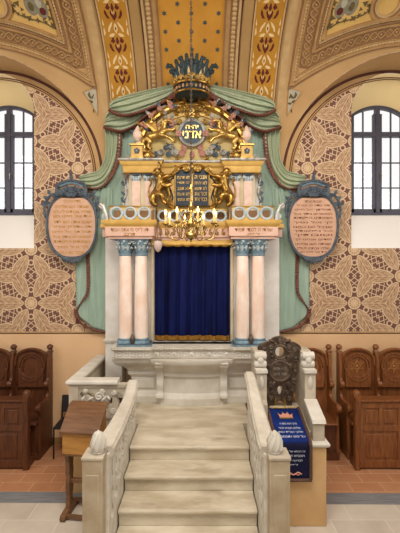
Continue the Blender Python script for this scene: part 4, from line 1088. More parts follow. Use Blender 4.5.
# ------------------------------------------------------------------ staircase
st = empty('stone_staircase', 'worn pale stone steps rising to the landing before the ark', 'staircase')
HW = .685
noses = [(4.28, .85), (3.975, .68), (3.68, .51), (3.38, .34), (3.08, .17)]
for i, (y, z) in enumerate(noses):
    mb = MB(); yb = 5.0 if i == 0 else noses[i - 1][0] + .06
    mb.prism([(y, z), (y - .012, z - .014), (y - .008, z - .04), (y + .02, z - .05), (y + .02, 0.002 if i == 4 else z - .171), (yb, 0.002 if i == 4 else z - .171), (yb, z)], 'x', -HW, HW, 'step')
    mb.build('step', st, bevel=.008)
mb = MB(); mb.box(-.79, .79, 4.9, HB, .70, .849, 'step'); mb.box(-HW, HW, 4.31, HB, .002, .70, 'stone')
mb.build('landing', st)
def side(sg, rail, wid, name, label):
    root = empty(name, label, 'balustrade', 'stair balustrades')
    ys = [p[0] for p in rail]; zs = lambda y: next((a[1] + (b[1] - a[1]) * (y - a[0]) / (b[0] - a[0]) for a, b in zip(sm, sm[1:]) if a[0] <= y <= b[0]), sm[-1][1])
    sm = spline(rail, 8)
    xi = sg * .695
    stringer = lambda y: max(.12, min(.85, .85 - (4.28 - y) * .565)) + .05
    ye = rail[-1][0]
    top = [(y, zs(y) - .06) for y in frange(3.36, ye, 24)]
    outer = top + [(ye, .853), (4.30, .853), (3.36, stringer(3.36) - .40 if False else .004)]
    outer = top + [(ye, .70), (ye, .004), (3.36, .004)]
    holes = []
    for k in range(8):
        y = 3.50 + k * .16
        if y > ye - .1: break
        zb, zt_ = stringer(y) + .10, zs(y) - .15
        h = zt_ - zb
        if h < .12: continue
        w = .055; sh = [(-.5, 0), (-.9, .10), (-.5, .22), (-1.0, .40), (-.45, .52), (-1, .66), (-.6, .80), (-.9, .9), (-.3, 1.0)]
        holes.append([(y + a * w, zb + b * h) for a, b in sh] + [(y - a * w, zb + b * h) for a, b in sh[::-1]])
    mb = MB(); plate(mb, outer, holes, .036, lambda a, b, c: (xi + sg * .018 + c, a, b), 'panelstone', .006)
    for k in range(8):                                            # carved leaves between the openings
        y = 3.58 + k * .16
        if y > ye - .1: break
        zb, zt_ = stringer(y) + .10, zs(y) - .13
        for q in range(3): mb.ell((xi, y, zb + (zt_ - zb) * (.2 + .3 * q)), (.006, .018, .045), 'panelstone', 8, 5)
    mb.build('pierced_panel', root, smooth=30)
    mb = MB(); rows = []
    for i, (y, z) in enumerate([(y, zs(y)) for y in frange(3.40, ye + .02, 40)]):
        w = wid[0] + (wid[1] - wid[0]) * i / 40
        x0 = sg * (.66); x1 = sg * (.66 + w)
        rows.append([(x0 + sg * a, y, z + b) for a, b in ((.03, -.10), (.012, -.085), (.0, -.06), (.0, -.025), (.018, -.012), (.02, 0))] + [(x1 - sg * a, y, z + b) for a, b in ((.02, 0), (.018, -.012), (.0, -.025), (.0, -.06), (.03, -.10))])
    mb.grid(rows, 'railstone', True); n = len(rows[0]); k = len(mb.v) - len(rows) * n
    for idx in (list(range(n)), [(len(rows) - 1) * n + j for j in range(n)]): mb.f.append([k + j for j in idx]); mb.m.append(mb.mi('railstone'))
    mb.build('handrail', root, smooth=50)
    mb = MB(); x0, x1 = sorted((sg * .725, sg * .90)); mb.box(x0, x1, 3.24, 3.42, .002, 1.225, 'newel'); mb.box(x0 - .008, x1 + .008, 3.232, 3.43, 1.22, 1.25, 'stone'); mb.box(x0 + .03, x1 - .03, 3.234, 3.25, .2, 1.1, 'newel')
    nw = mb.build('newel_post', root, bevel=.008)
    mb = MB(); xc = (x0 + x1) / 2 - sg * .03; mb.lathe([(.045, 1.25), (.055, 1.258), (.05, 1.268), (.062, 1.29), (.067, 1.32), (.062, 1.355), (.048, 1.395), (.028, 1.425), (.008, 1.445)], (xc, 3.33, 0), 'stonelight', 24)
    for k in range(8):
        a = 2 * pi * k / 8
        rr = [(.062, 1.285), (.068, 1.32), (.063, 1.355), (.05, 1.392), (.030, 1.423)]
        mb.tube([(xc + r * cos(a + .25 * i), 3.33 + r * sin(a + .25 * i), z) for i, (r, z) in enumerate(rr)], .008, 'stonelight', 6)
    mb.build('bud_finial', nw)
    return root
side(-1, [(3.24, 1.27), (3.6, 1.268), (3.9, 1.262), (4.2, 1.285), (4.5, 1.325), (4.66, 1.40), (4.74, 1.462)], (.21, .14), 'stair_balustrade', 'pierced stone balustrade with bud finial beside the wooden lectern')
side(1, [(3.24, 1.26), (3.5, 1.275), (3.8, 1.335), (4.1, 1.44), (4.35, 1.55), (4.55, 1.62)], (.18, .12), 'stair_balustrade', 'pierced stone balustrade with bud finial beside the carved ceremonial chair')
# ------------------------------------------------------------------ walled enclosure left of the landing
enc = empty('stone_enclosure', 'stone walled stand with scrollwork panel behind the wooden lectern', 'enclosure')
ZR = 1.462
mb = MB(); mb.box(-1.54, -.795, 4.84, 5.62, .70, .85, 'step'); mb.box(-1.52, -.80, 4.80, 4.86, .002, .85, 'plaster'); mb.box(-1.52, -1.46, 4.86, HB, .002, .85, 'plaster'); mb.build('base_block', enc, smooth=0)
mb = MB()
sq = lambda cx, cz, r, a, d, t=1.3: [(x, z) for x, z in spiral(cx, cz, r, t, a, d, 18, .25)]
holes = []
def blobhole(pts): holes.append(spline(pts, 4, True))
blobhole([(-1.40, 1.10), (-1.37, 1.18), (-1.41, 1.26), (-1.38, 1.31), (-1.35, 1.24), (-1.35, 1.14)])
blobhole([(-1.28, 1.05), (-1.235, 1.10), (-1.25, 1.17), (-1.20, 1.21), (-1.22, 1.28), (-1.285, 1.30), (-1.32, 1.27), (-1.27, 1.23), (-1.29, 1.15)])
blobhole([(-1.07, 1.08), (-1.04, 1.16), (-1.08, 1.24), (-1.03, 1.29), (-.99, 1.23), (-1.01, 1.12)])
blobhole([(-.93, 1.08), (-.87, 1.12), (-.86, 1.24), (-.90, 1.31), (-.95, 1.24), (-.92, 1.16)])
plate(mb, [(-1.54, .853), (-.80, .853), (-.80, 1.405), (-1.54, 1.405)], holes, .07, lambda a, b, c: (a, 4.80 + c, b), 'stone', .006)
for cx, cz, r, a, d in ((-1.16, 1.25, .055, 0, 1), (-1.13, 1.13, .055, pi, 1), (-1.40, 1.05, .03, 0, 1), (-1.33, 1.08, .04, pi / 2, -1), (-.98, 1.06, .04, 0, 1), (-.97, 1.30, .03, pi, 1), (-1.19, 1.05, .035, pi, -1), (-1.12, 1.32, .03, 0, -1), (-1.33, 1.32, .025, 0, 1)): scroll(mb, cx, cz, r, 4.755, 'stonelight', a, d, 1.4, .016)
for x, z, L, a in ((-1.13, 1.18, .10, .9), (-1.20, 1.13, .09, 2.5), (-1.38, 1.18, .09, 1.2), (-1.02, 1.2, .08, 2.2), (-1.30, 1.2, .08, .6)): leaf(mb, x, z, L, .025, a, 4.76, 'stonelight', .02)
mb.box(-1.54, -1.42, 4.745, 4.765, .86, 1.405, 'stone'); mb.box(-1.43, -.82, 4.75, 4.765, 1.365, 1.405, 'stone'); mb.box(-1.43, -.82, 4.75, 4.765, .97, 1.03, 'stone')
mb.build('scrollwork_panel', enc, smooth=30)
mb = MB(); mb.box(-1.54, -1.44, 4.84, HB, .853, 1.405, 'stone')
for y in (5.0, 5.42): mb.box(-1.445, -1.43, y, y + .34, .95, 1.32, 'stone')
mb.build('side_parapet', enc, bevel=.008)
mb = MB(); mb.mould([(-1.49, HB), (-1.49, 4.80), (-.92, 4.80)], [(.07, 1.405), (.085, 1.415), (.085, 1.445), (.07, 1.462), (-.075, 1.462), (-.09, 1.445), (-.09, 1.415), (-.07, 1.405)], 'stonelight')
mb.build('coping', enc, smooth=30, bevel=.004)
# ------------------------------------------------------------------ ceremonial chair right of the landing
ch = empty('ceremonial_chair', 'stone ceremonial armchair with dark carved openwork back beside the stairs', 'chair', loc=(1.1, 4.5, 0))
CI = Matrix.Translation((-1.1, -4.5, 0))
def cb(mb, name, parent=ch, **k):
    mb.v = [CI @ q for q in mb.v]; return mb.build(name, parent, **k)
mb = MB(); mb.box(.90, 1.53, 4.18, 4.26, .002, .885, 'plaster'); mb.box(.92, 1.53, 4.26, 4.98, .002, .885, 'plaster'); cb(mb, 'base_block', bevel=.006)
mb = MB(); mb.mould([(.90, 4.98), (.90, 4.18), (1.53, 4.18), (1.53, 4.98)], [(-.1, .885), (.01, .885), (.03, .90), (.035, .925), (.02, .945), (-.1, .945)], 'stonelight'); cb(mb, 'base_cornice', bevel=.004)
mb = MB(); mb.box(.93, 1.385, 4.28, 4.92, .885, 1.02, 'stone'); mb.prism([(4.30, .93), (4.30, 1.0), (4.62, 1.115), (4.92, 1.12), (4.92, .93)], 'x', .93, 1.385, 'stone'); cb(mb, 'seat', bevel=.006)
for sg in (-1, 1):
    x0, x1 = (1.385, 1.515) if sg > 0 else (.80, .925)
    prof = [(4.20, .945), (4.20, 1.15), (4.235, 1.165), (4.50, 1.27), (4.52, 1.30), (4.52, 1.62), (4.54, 1.64), (4.62, 1.645), (4.64, 1.68), (4.65, 1.80), (4.72, 1.84), (4.97, 1.84), (4.97, .945)]
    if sg < 0: prof = [(4.46, .945)] + [(4.46, 1.25)] + prof[3:]
    mb = MB(); mb.prism(prof, 'x', x0, x1, 'stone')
    xm = (x0 + x1) / 2
    if sg > 0: mb.prism([(4.175, 1.145), (4.195, 1.185), (4.52, 1.305), (4.52, 1.27), (4.2, 1.145)], 'x', x0 - .012, x1 + .012, 'stonelight')
    mb.box(x0 - .01, x1 + .01, 4.50, 4.66, 1.615, 1.655, 'stonelight')
    for z, r in ((1.70, .045), (1.80, .05)):
        mb.cyl((x0 - .008, 4.63, z), (x1 + .008, 4.63, z), r, 'stonelight', 18)
        for e in (x0 - .01, x1 + .01): mb.ell((e, 4.63, z), (.012, .025, .025), 'stonelight', 10, 5)
    mb.ell((xm, 4.60, 1.75), (.04, .03, .05), 'stonelight')
    leaf(mb, xm, 1.42, .17, .035, pi / 2, 4.515, 'stonelight', .02)
    cb(mb, 'arm', smooth=35, bevel=.005)
YB = 4.78
def BP(px, py): return (PX(px, YB), PZ(py, YB))
def mir(l, c=279.2): return l + [(2 * c - x, y) for x, y in l[::-1]]
ol = spline(mir([(267, 411), (267.5, 404), (266, 398), (266.5, 391), (263.5, 386), (265, 379), (261.5, 371), (262.5, 362), (259, 355), (258.5, 347), (263.5, 343), (269.5, 341.5), (273.5, 338), (279, 336.6)]), 5)
h1 = spline([(279.5 + 5.2 * cos(t), 351.3 + 5.6 * sin(t)) for t in frange(0, 2 * pi, 12)[:-1]], 2, True)
h2 = spline([(277.5, 385.5), (281.8, 385), (283, 389), (281, 394.5), (278.6, 394.5), (276.6, 390)], 5, True)
h3 = spline([(274.5, 402), (279, 399.5), (284, 402), (283.5, 407), (275.5, 407)], 5, True)
mb = MB()
plate(mb, [BP(*p) for p in ol], [[BP(*p) for p in h] for h in (h1, h2, h3)], .06, lambda a, b, c: (a, YB + c, b), 'bronze', .008)
def br(px, py, r, a, d, th=.012, dy=-.045): x, z = BP(px, py); scroll(mb, x, z, r * YB / F, YB + dy, 'bronze', a, d, 1.4, th)
c0 = BP(279.4, 351.3); mb.tube([(c0[0] + .083 * cos(t), YB - .04, c0[1] + .088 * sin(t)) for t in frange(0, 2 * pi, 24)[:-1]], .016, 'bronze', 8, True)
for k in range(12):
    t = 2 * pi * k / 12; mb.ell((c0[0] + .112 * cos(t), YB - .04, c0[1] + .118 * sin(t)), (.02, .018, .02), 'bronze', 8, 5)
c1 = BP(279.2, 370); e1 = [(c1[0] + .135 * cos(t), c1[1] + .125 * sin(t)) for t in frange(0, 2 * pi, 28)[:-1]]
mb.prism(e1, 'y', YB - .042, YB - .02, 'bronze'); mb.tube([(a, YB - .045, b) for a, b in e1], .016, 'bronze', 8, True)
for e in (-1, 1):
    for px, py, r, a in ((9, 346, 2.6, pi / 2), (15, 349, 2.8, 0), (16, 358, 2.6, pi), (14, 380, 2.6, pi / 2), (9, 383, 2.6, 0), (9, 397, 2.6, pi), (13, 390, 2.0, 0), (4.5, 362, 2, pi / 2), (11, 365, 2.2, 0), (7, 391, 2, pi / 2), (15.5, 371, 2.3, 0)): br(279.2 + e * px, py, r, a, e)
    x, z = BP(279.2 + e * 9, 388)
    leaf(mb, x, z, .12, .03, pi / 2 + e * .5, YB - .035, 'bronze', .02); x, z = BP(279.2 + e * 5, 342); leaf(mb, x, z, .09, .025, pi / 2 - e * 1.1, YB - .035, 'bronze', .02)
x, z = BP(279.2, 341); leaf(mb, x, z - .03, .08, .03, pi / 2, YB - .04, 'bronze', .02)
back = cb(mb, 'carved_back', smooth=35)
mb = MB()
for i, s in enumerate(('כסא אליהו', 'זכור לטוב')): textfit(mb, s, c1[0], c1[1] + .035 - i * .07, .16, .035, lambda a, b: (a, YB - .05, b), 'silver')
cb(mb, 'lettering', back, smooth=0)
mb = MB()
for e in (-1, 1): x, z = BP(279.2 + e * 4.2, 398); mb.tube([(x, YB - .04, z), (x + e * .01, YB - .06, z - .06), (x + e * .02, YB - .055, 1.12)], [.014, .02, .014], 'brass', 8)
cb(mb, 'brass_fitting', back)
# embroidered runner draped over the chair
def runpt(u, v, off=0.0):                                          # u 0..1 across, v along in metres from the back
    pr = [Vector((0, 4.66, 1.135)), Vector((0, 4.58, 1.128)), Vector((0, 4.44, 1.075)), Vector((0, 4.285, 1.02)), Vector((0, 4.165, .972)), Vector((0, 4.135, .93)), Vector((0, 4.135, .55))]
    acc = 0
    for a, b in zip(pr, pr[1:]):
        L = (b - a).length
        if v <= acc + L or b is pr[-1]:
            t = (v - acc) / L; p = a.lerp(b, t); d = (b - a).normalized(); n = Vector((0, d.z, -d.y)); break
        acc += L
    n = Vector((0, -abs(n.y), abs(n.z)))
    return Vector((.955 + .385 * u, p.y, p.z)) + n * (off + .004)
VL = 0.0
_p = [(4.66, 1.135), (4.58, 1.128), (4.44, 1.075), (4.285, 1.02), (4.165, .972), (4.135, .93), (4.135, .55)]
VL = sum(sqrt((a[0] - b[0]) ** 2 + (a[1] - b[1]) ** 2) for a, b in zip(_p, _p[1:]))
VF = VL - .38
run = empty('embroidered_runner', 'royal blue velvet runner with embroidered crown draped over a stone seat', 'cloth')
def vfn(k): return frange(0, VF - .02, 30) if k == 0 else frange(VF - .02, VL, 20)
for k, (m, nm) in enumerate((('royal', 'seat_panel'), ('navy', 'front_panel'))):
    mb = MB(); mb.grid([[runpt(u, v, .003 * sin(u * 9 + v * 14)) for u in frange(0, 1, 16)] for v in vfn(k)], m)
    mb.build(nm, run, smooth=60, solid=.008)
mb = MB()
mb.tube([runpt(0, v, .006) for v in frange(0, VL, 60)] + [runpt(u, VL, .006) for u in frange(.03, 1, 24)] + [runpt(1, v, .006) for v in frange(VL - .01, 0, 60)], .018, 'trimcord', 8)
mb.build('braided_border', run)
mb = MB()
B = lambda a, b: runpt(.5 + a / .385, b, .012)
for i, s in enumerate(('ברוך הבא בשם ה', 'אליהו הנביא זכור', 'מלאך הברית עמוד', 'על ימיני ותסמכני')): 
    y = .30 + i * .062
    textfit(mb, s, 0, y, (.20, .25, .28, .30)[i], .034, lambda a, b, y=y: B(a, 2 * y - b), 'embroid')
for i, s in enumerate(('זה הכסא של אליהו', 'הנביא זכרונו', 'לברכה לטוב', 'לפק')):
    y = VF + .06 + i * .05
    textfit(mb, s, .0, y, (.26, .24, .20, .10)[i], .022, lambda a, b, y=y: B(a, 2 * y - b), 'embroid')
mb.build('embroidered_lettering', run, smooth=0)
mb = MB()
for pts in ([(-.075, .20), (-.085, .13), (-.05, .155), (-.03, .105), (0, .14), (.03, .105), (.05, .155), (.085, .13), (.075, .20)],): mb.poly(pts, lambda a, b: B(a, b), 'embpink')
for a in (-.085, -.03, .03, .085): mb.ell(B(a, .115 if abs(a) < .05 else .135), .010, 'goldlight', 8, 4)
mb.tube([B(a, .205) for a in frange(-.08, .08, 8)], .009, 'goldlight', 6)
mb.tube([B(a, VL - .075 + .012 * cos(a * 60)) for a in frange(-.09, .09, 20)], .007, 'embpink', 6)
for e in (-1, 1): mb.tube([B(e * (.05 + .02 * cos(t)), VL - .075 + .016 * sin(t)) for t in frange(0, 5, 10)], .005, 'embpink', 5)
mb.build('embroidered_crown', run)
mb = MB(); mb.box(.99, 1.31, 4.63, 4.70, 1.1475, 1.157, 'cream')
for k in range(8): mb.ell((1.01 + .04 * k, 4.63, 1.155), (.018, .012, .012), 'goldlight', 8, 4)
tag(mb.build('lace_band', bevel=.003), 'narrow cream and gold band lying at the top of the blue runner', 'cloth')

# ------------------------------------------------------------------ stalls and desks along the wall
def pewrow(name, label, xs, sg, star, wm):
    root = empty(name, label, 'pew', 'oak stalls along the front wall'); W_ = xs[1] - xs[0]
    def bld(mb, nm, par=root, **k): return mb.build(nm, par, **k)
    for xa, xb in zip(xs, xs[1:]):
        xc = sg * (xa + xb) / 2; hw = (xb - xa) / 2 - .022
        o = [(xc - hw, .10), (xc + hw, .10), (xc + hw, 1.40)] + [(xc + hw * cos(t), 1.385 + .19 * sin(t)) for t in frange(.12, pi - .12, 18)] + [(xc - hw, 1.40)]
        mb = MB(); mb.prism(o, 'y', 6.06, 6.10, wm); bk = bld(mb, 'back_panel', bevel=.004)
        mb = MB(); mb.ribbon([Vector((xc - hw, 6.06, 1.30))] + [Vector((xc + (hw - .012) * cos(t), 6.06, 1.39 + .178 * sin(t))) for t in frange(pi - .12, .12, 20)] + [Vector((xc + hw, 6.06, 1.30))], Vector((0, -1, 0)), [(-.022, 0), (-.022, .03), (-.01, .045), (.012, .04), (.022, .025), (.022, 0)], 'wood' if wm == 'wood' else wm)
        zc = PZ(366, 6.05)
        for r, h in ((.205, .034), (.165, .024)): mb.ribbon([Vector((xc + r * cos(t), 6.06, zc + r * sin(t))) for t in frange(0, 2 * pi, 36)[:-1]], Vector((0, -1, 0)), [(-.014, 0), (-.014, h), (.014, h), (.014, 0)], wm, True)
        mb.box(xc - hw + .03, xc - hw + .05, 6.05, 6.06, .6, 1.0, wm); mb.box(xc + hw - .05, xc + hw - .03, 6.05, 6.06, .6, 1.0, wm); mb.box(xc - hw + .03, xc + hw - .03, 6.05, 6.06, .98, 1.0, wm)
        bld(mb, 'back_moulding', bk)
        if star:
            mb = MB()
            for a0 in (pi / 2, -pi / 2):
                tr = [Vector((xc + .085 * cos(a0 + 2 * pi * k / 3), 6.055, zc + .085 * sin(a0 + 2 * pi * k / 3))) for k in range(3)]
                mb.tube(tr + [tr[0]], .0065, 'inlay', 5)
            for k in range(6): a = pi / 2 + k * pi / 3; mb.tube([(xc + .088 * cos(a), 6.056, zc + .088 * sin(a)), (xc + .125 * cos(a), 6.056, zc + .125 * sin(a))], .0045, 'inlay', 4)
            mb.ell((xc, 6.055, zc), (.02, .006, .02), 'inlay', 8, 4); bld(mb, 'star_inlay', bk)
        mb = MB(); zt_ = zc + .0
        fl = [(xc - .20, zc - .325), (xc + .20, zc - .325), (xc + .20, zc - .02)] + [(xc + .19, zc - .01), (xc - .19, zc - .01)] + [(xc - .20, zc - .02)]
        n = 14
        fl = [(xc - .205, zc - .33), (xc + .205, zc - .33), (xc + .205, zc - .03), (xc + .17, zc - .03)] + [(xc + .165 * cos(t), zc - .0 - .165 * abs(sin(t))) for t in frange(.2, pi - .2, 14)] + [(xc - .17, zc - .03), (xc - .205, zc - .03)]
        mb.prism(fl, 'y', 6.005, 6.045, wm); mb.ribbon([Vector((xc + .195 * cos(t), 6.005, zc + .02 - .195 * abs(sin(t)) - .06)) for t in frange(.15, pi - .15, 16)], Vector((0, -1, 0)), [(-.008, 0), (-.008, .01), (.008, .01), (.008, 0)], wm)
        bld(mb, 'hinged_rest', bevel=.004)
        mb = MB(); mb.prism([(5.58, .53), (5.56, .545), (5.58, .565), (6.05, .55), (6.05, .52)], 'x', xc - hw, xc + hw, wm); bld(mb, 'seat', bevel=.005)
        mb = MB(); mb.box(xc - hw, xc + hw, 5.66, 5.69, .10, .53, 'wood'); bld(mb, 'front_board')
    for x in xs:
        x = sg * x; mb = MB()
        pr = spline([(6.10, .0), (6.10, 1.53), (6.01, 1.53), (5.99, 1.44), (5.97, 1.3), (5.955, 1.12), (5.90, 1.08), (5.89, 1.00), (5.94, .96), (5.95, .88), (5.90, .83), (5.74, .82), (5.64, .83), (5.58, .80), (5.57, .74), (5.62, .70), (5.66, .62), (5.64, .4), (5.62, .0)], 4)
        mb.prism(pr, 'x', x - .022, x + .022, wm); dv = bld(mb, 'stall_divider', bevel=.004)
        mb = MB(); mb.cyl((x - .034, 5.93, 1.04), (x + .034, 5.93, 1.04), .055, wm, 18); mb.cyl((x - .036, 5.62, .765), (x + .036, 5.62, .765), .055, wm, 18); bld(mb, 'arm_scroll', dv, bevel=.006)
        mb = MB(); mb.lathe([(.048, 1.618), (.050, 1.635), (.018, 1.648), (.016, 1.66), (.044, 1.682), (.050, 1.704), (.040, 1.73), (.012, 1.748)], (x, 6.05, -.10), wm, 16); bld(mb, 'knob_finial', dv)
    a, b = sorted((sg * xs[0], sg * xs[-1])); mb = MB(); mb.box(a - .03, b + .03, 6.03, 6.12, .002, .10, wm); mb.box(a, b, 5.6, 6.03, .002, .10, 'wood'); bld(mb, 'plinth')
    return root
pewrow('stall_bench', 'dark oak stalls with plain round backs standing near the black chair', [2.30, 2.885, 3.47], -1, False, 'wood')
pewrow('stall_bench', 'oak stalls with inlaid star backs standing behind a paneled desk', [2.36, 2.955, 3.55], 1, True, 'wood_lit')
pewrow('stall_bench', 'single oak stall with inlaid star between ceremonial chair and longer stalls', [1.62, 2.195], 1, True, 'wood_lit')
def desk(sg, label, wm):
    root = empty('reading_desk', label, 'desk', 'paneled reading desks before the stalls'); Y = 5.36; x0 = 2.40; x1 = 3.55
    def bx(mb, a, b, *r): mb.box(sg * a, sg * b, *r)
    mb = MB(); bx(mb, x0, x1, Y, Y + .035, .03, .965, wm)
    for a, b, c, d in ((x0, x1, .03, .13), (x0, x1, .55, .63), (x0, x1, .88, .965), (x0, x0 + .05, .03, .965)): bx(mb, a, b, Y - (.015 if b - a > .2 else .0135), Y - .0005, c, d, wm)
    for i in range(2):
        xx = x0 + .05 + i * .55; bx(mb, xx + .49, xx + .549, Y - .0135, Y - .0006, .035, .96, wm)
        bx(mb, xx + .225, xx + .27, Y - .014, Y - .0007, .62, .89, wm)
    mb.build('front_panel', root, bevel=.004)
    for i in range(2):
        xx = x0 + .05 + i * .55
        for a, b, c, d in ((xx + .03, xx + .195, .66, .85), (xx + .30, xx + .46, .66, .85), (xx + .04, xx + .45, .17, .51)):
            mb = MB(); bx(mb, a, b, Y - .012, Y + .002, c, d, wm); mb.build('raised_panel', root, bevel=.010)
    mb = MB(); mb.prism([(Y - .04, .975), (Y - .04, 1.0), (Y + .26, .965), (Y + .26, .94)], 'x', sg * x0, sg * x1, wm); mb.build('desk_top', root, bevel=.004)
    mb = MB(); pr = [(Y - .035, .0), (Y - .035, .94), (Y - .05, .97), (Y - .055, 1.04), (Y - .03, 1.10), (Y + .03, 1.115), (Y + .08, 1.08), (Y + .08, 1.03), (Y + .05, .95), (Y + .05, .0)]
    mb.prism(pr, 'x', sg * (x0 - .075), sg * x0, wm); mb.cyl((sg * (x0 - .085), Y + .012, 1.05), (sg * (x0 + .01), Y + .012, 1.05), .05, wm, 18); mb.ell((sg * (x0 - .0375), Y + .01, 1.075), (.052, .062, .062), wm, 16, 10); mb.build('end_post', root, bevel=.008)
    mb = MB(); bx(mb, x0 - .06, x0 - .015, Y + .05, 5.555, .002, .09, 'wood'); bx(mb, x0, x1, Y + .035, Y + .25, .45, .47, 'wood'); mb.build('floor_rail', root)
    return root
desk(-1, 'dark brown paneled reading desk before the stalls with plain backs', 'wood')
desk(1, 'lit brown paneled reading desk before the stalls with inlaid stars', 'wood_lit')
# ------------------------------------------------------------------ wooden lectern
lec = empty('wooden_lectern', 'worn wooden lectern with slanted lid and yellow pine box, beside a stone newel post', 'lectern', loc=(-1.235, 4.40, 0)); lec.rotation_euler = (0, 0, R(-7))
LX, LY = -.235, -.20
def lb(mb, n, par=lec, **k): return mb.build(n, par, **k)
mb = MB(); mb.prism([(-.12, .745), (-.12, 1.01), (.13, 1.235), (.13, .745)], 'x', -.215, .215, 'pine'); bxm = lb(mb, 'box', bevel=.005)
mb = MB()
mb.prism([(-.15, .99), (-.15, 1.015), (.09, 1.245), (.17, 1.262), (.17, 1.238), (.10, 1.222)], 'x', -.235, .235, 'deskwood'); lb(mb, 'slanted_lid', bevel=.006)
for e in (-1, 1):
    mb = MB(); x = e * .185
    w = [(.055, .07), (.05, .14), (.035, .20), (.05, .26), (.06, .34), (.045, .42), (.06, .50), (.05, .56), (.065, .65), (.08, .73)]
    mb.prism([(-a, z) for a, z in w] + [(a, z) for a, z in w[::-1]], 'x', x - .025, x + .025, 'deskwood'); lb(mb, 'support', bevel=.006)
    mb = MB(); mb.prism([(-.17, .002), (-.19, .03), (-.17, .07), (-.08, .085), (.08, .085), (.17, .07), (.19, .03), (.17, .002)], 'x', x - .033, x + .033, 'deskwood'); lb(mb, 'foot', bevel=.008)
for y0, y1, z0, z1 in ((-.02, .02, .36, .41), (.10, .13, .07, .11), (-.15, -.12, .03, .07)): mb = MB(); mb.box(-.19, .19, y0, y1, z0, z1, 'deskwood'); lb(mb, 'crossbar', bevel=.004)
mb = MB(); mb.box(-.22, .22, -.125, .135, .73, .745, 'deskwood'); lb(mb, 'bottom_board')
# ------------------------------------------------------------------ black chair against the wall
bc = empty('black_chair', 'black metal chair against the wall behind the wooden lectern', 'chair', loc=(-1.88, 5.85, 0))
for e in (-1, 1):
    mb = MB(); x = e * .205; mb.tube([(x, -.20, .002), (x, -.19, .44), (x, .10, .44)], .012, 'black', 8); mb.build('leg', bc)
    mb = MB(); mb.tube([(x, .24, .002), (x, .13, .44), (x, .15, .62), (x, .20, .83)], .012, 'black', 8); mb.build('leg', bc)
mb = MB(); mb.box(-.21, .21, -.22, .19, .445, .49, 'blackvinyl'); mb.build('seat', bc, bevel=.015)
mb = MB(); mb.prism([(.125, .58), (.16, .84), (.19, .84), (.155, .58)], 'x', -.215, .215, 'blackvinyl'); mb.build('backrest', bc, bevel=.012)
# ------------------------------------------------------------------ chandelier
cz = .0; cl = empty('brass_chandelier', 'brass chandelier of lit candle bulbs hanging before the ark', 'chandelier', loc=(.02, 4.2, 3.2))
mb = MB(); mb.lathe([(.012, .0), (.03, .012), (.06, .03), (.068, .05), (.06, .07), (.03, .085), (.02, .11), (.022, .14), (.04, .16), (.045, .18), (.03, .21), (.016, .25), (.014, .33), (.03, .35), (.035, .37), (.02, .40), (.012, .45), (.012, .56), (.022, .58), (.01, .62)], (0, 0, 0), 'brass', 24); mb.lathe([(.002, -.03), (.014, -.02), (.014, -.005), (.006, .002)], (0, 0, 0), 'brass', 12)
mb.build('central_stem', cl)
mb = MB()
z = .62; i = 0
while z < 3.53:
    q = [(.010 * cos(t) if i % 2 else 0, 0 if i % 2 else .010 * cos(t), z + .019 + .019 * sin(t)) for t in frange(0, 2 * pi, 8)[:-1]]
    mb.tube(q, .0048, 'bronze', 4, True); z += .030; i += 1
mb.build('chain', cl, smooth=60)
mb = MB(); mb.lathe([(.05, 3.55), (.045, 3.53), (.02, 3.51), (.01, 3.50)], (0, 0, 0), 'brass', 16); mb.build('ceiling_rose', cl)
for k in range(8):
    a = 2 * pi * (k + .35) / 8; d = Vector((cos(a), sin(a), 0))
    P = lambda r, z: d * r + Vector((0, 0, z))
    mb = MB(); mb.tube([P(r, z) for r, z in spline([(.03, .14), (.09, .20), (.12, .14), (.13, .04), (.19, .0), (.26, .03), (.29, .10), (.29, .15)], 6)], .0060, 'brass', 8)
    mb.tube([P(r, z) for r, z in spline([(.12, .13), (.16, .16), (.19, .12), (.17, .08)], 6)], .005, 'brass', 6); mb.tube([P(r, z) for r, z in spline([(.05, .30), (.10, .33), (.13, .28), (.09, .22), (.05, .24)], 6)], .005, 'brass', 6)
    arm = mb.build('arm', cl)
    mb = MB(); c = P(.29, .15); mb.lathe([(.008, 0), (.03, .008), (.042, .02), (.04, .022), (.014, .016), (.013, .035)], c, 'brass', 16); mb.build('drip_pan', arm)
    mb = MB(); mb.lathe([(.012, .03), (.012, .115)], c, 'candle', 12); mb.build('candle_sleeve', arm)
    mb = MB(); mb.lathe([(.006, .115), (.011, .127), (.013, .14), (.009, .158), (.004, .172), (.001, .18)], c, 'bulb', 12); mb.build('candle_bulb', arm)
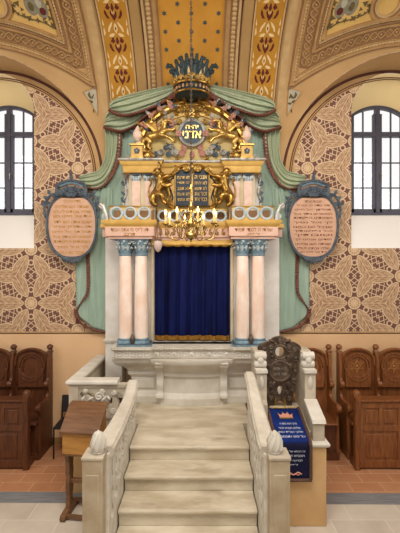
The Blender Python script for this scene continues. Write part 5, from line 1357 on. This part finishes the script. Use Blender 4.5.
# sanctuary lamp
sl = empty('sanctuary_lamp', 'frosted glass oil lamp hanging on bronze chains beside the chandelier', 'lamp', loc=(PX(158, 5.2), 5.2, PZ(246, 5.2)))
mb = MB(); mb.lathe([(.004, -.085), (.028, -.07), (.05, -.03), (.062, .015), (.058, .05), (.042, .075)], (0, 0, 0), 'lampglass', 20); mb.build('glass_bowl', sl)
mb = MB(); mb.lathe([(.044, .07), (.05, .075), (.05, .09), (.04, .095)], (0, 0, 0), 'bronze', 20)
for k in range(3): a = 2 * pi * k / 3 + .5; mb.tube([(.048 * cos(a), .048 * sin(a), .09), (.03 * cos(a), .03 * sin(a), .2), (.006 * cos(a), .006 * sin(a), .34)], .005, 'bronze', 6)
mb.lathe([(.004, .33), (.02, .34), (.022, .355), (.008, .38)], (0, 0, 0), 'bronze', 12); mb.build('bronze_holder', sl)
mb = MB(); mb.tube([(0, 0, .37), (0, 0, 1.16)], .0045, 'bronze', 6); mb.tube([(0, 0, 1.16), (0, .10, 1.2), (0, .37, 1.21)], .008, 'bronze', 6); mb.build('hanging_chain', sl)

# ------------------------------------------------------------------ camera and light
cam = bpy.data.cameras.new('camera'); cam.sensor_fit = 'HORIZONTAL'; cam.sensor_width = 36; cam.lens = 36 * F / 400
co = bpy.data.objects.new('camera', cam); COL.objects.link(co); co.location = (CX, 0, CZ); co.rotation_euler = (pi / 2, 0, 0); SC.camera = co
w = bpy.data.worlds.new('sky'); SC.world = w; w.use_nodes = True
bg = w.node_tree.nodes['Background']; bg.inputs[0].default_value = (1.0, .97, .94, 1); bg.inputs[1].default_value = 1.1
def area(loc, tgt, size, power, col):
    l = bpy.data.lights.new('added area light', 'AREA'); l.shape = 'RECTANGLE'; l.size = size[0]; l.size_y = size[1]; l.energy = power; l.color = col
    o = bpy.data.objects.new('added_area_light', l); COL.objects.link(o); o.location = loc; o.rotation_euler = (Vector(tgt) - Vector(loc)).to_track_quat('-Z', 'Y').to_euler()
for x in (-4.7, 4.7):
    for y in (3.4, .6): area((x, y, 4.6), (0, y + 1.2, 2.6), (1.3, 2.4), 70, (.98, .97, .96))  # unseen side lamps added to rake light across the relief
area((0, 1.6, 6.5), (0, 3.6, 0), (3.2, 2.4), 330, (1, .95, .87))  # unseen overhead lamp added as the main downward light
area((0, -2.5, 3.6), (0, 6, 2), (3.0, 1.6), 75, (1, .97, .93))  # weak frontal fill added behind the camera
for k in (0, 2, 4, 6):
    a = 2 * pi * (k + .35) / 8; l = bpy.data.lights.new('candle light', 'POINT'); l.energy = 3.0; l.color = (1, .72, .38); l.shadow_soft_size = .04
    o = bpy.data.objects.new('candle_light', l); COL.objects.link(o); o.location = (.02 + .29 * cos(a), 4.2 + .29 * sin(a), 3.2 + .42)
SC.view_settings.view_transform = 'Standard'; SC.view_settings.look = 'None'; SC.view_settings.gamma = 1; SC.view_settings.exposure = 0
SC.view_settings.use_curve_mapping = False
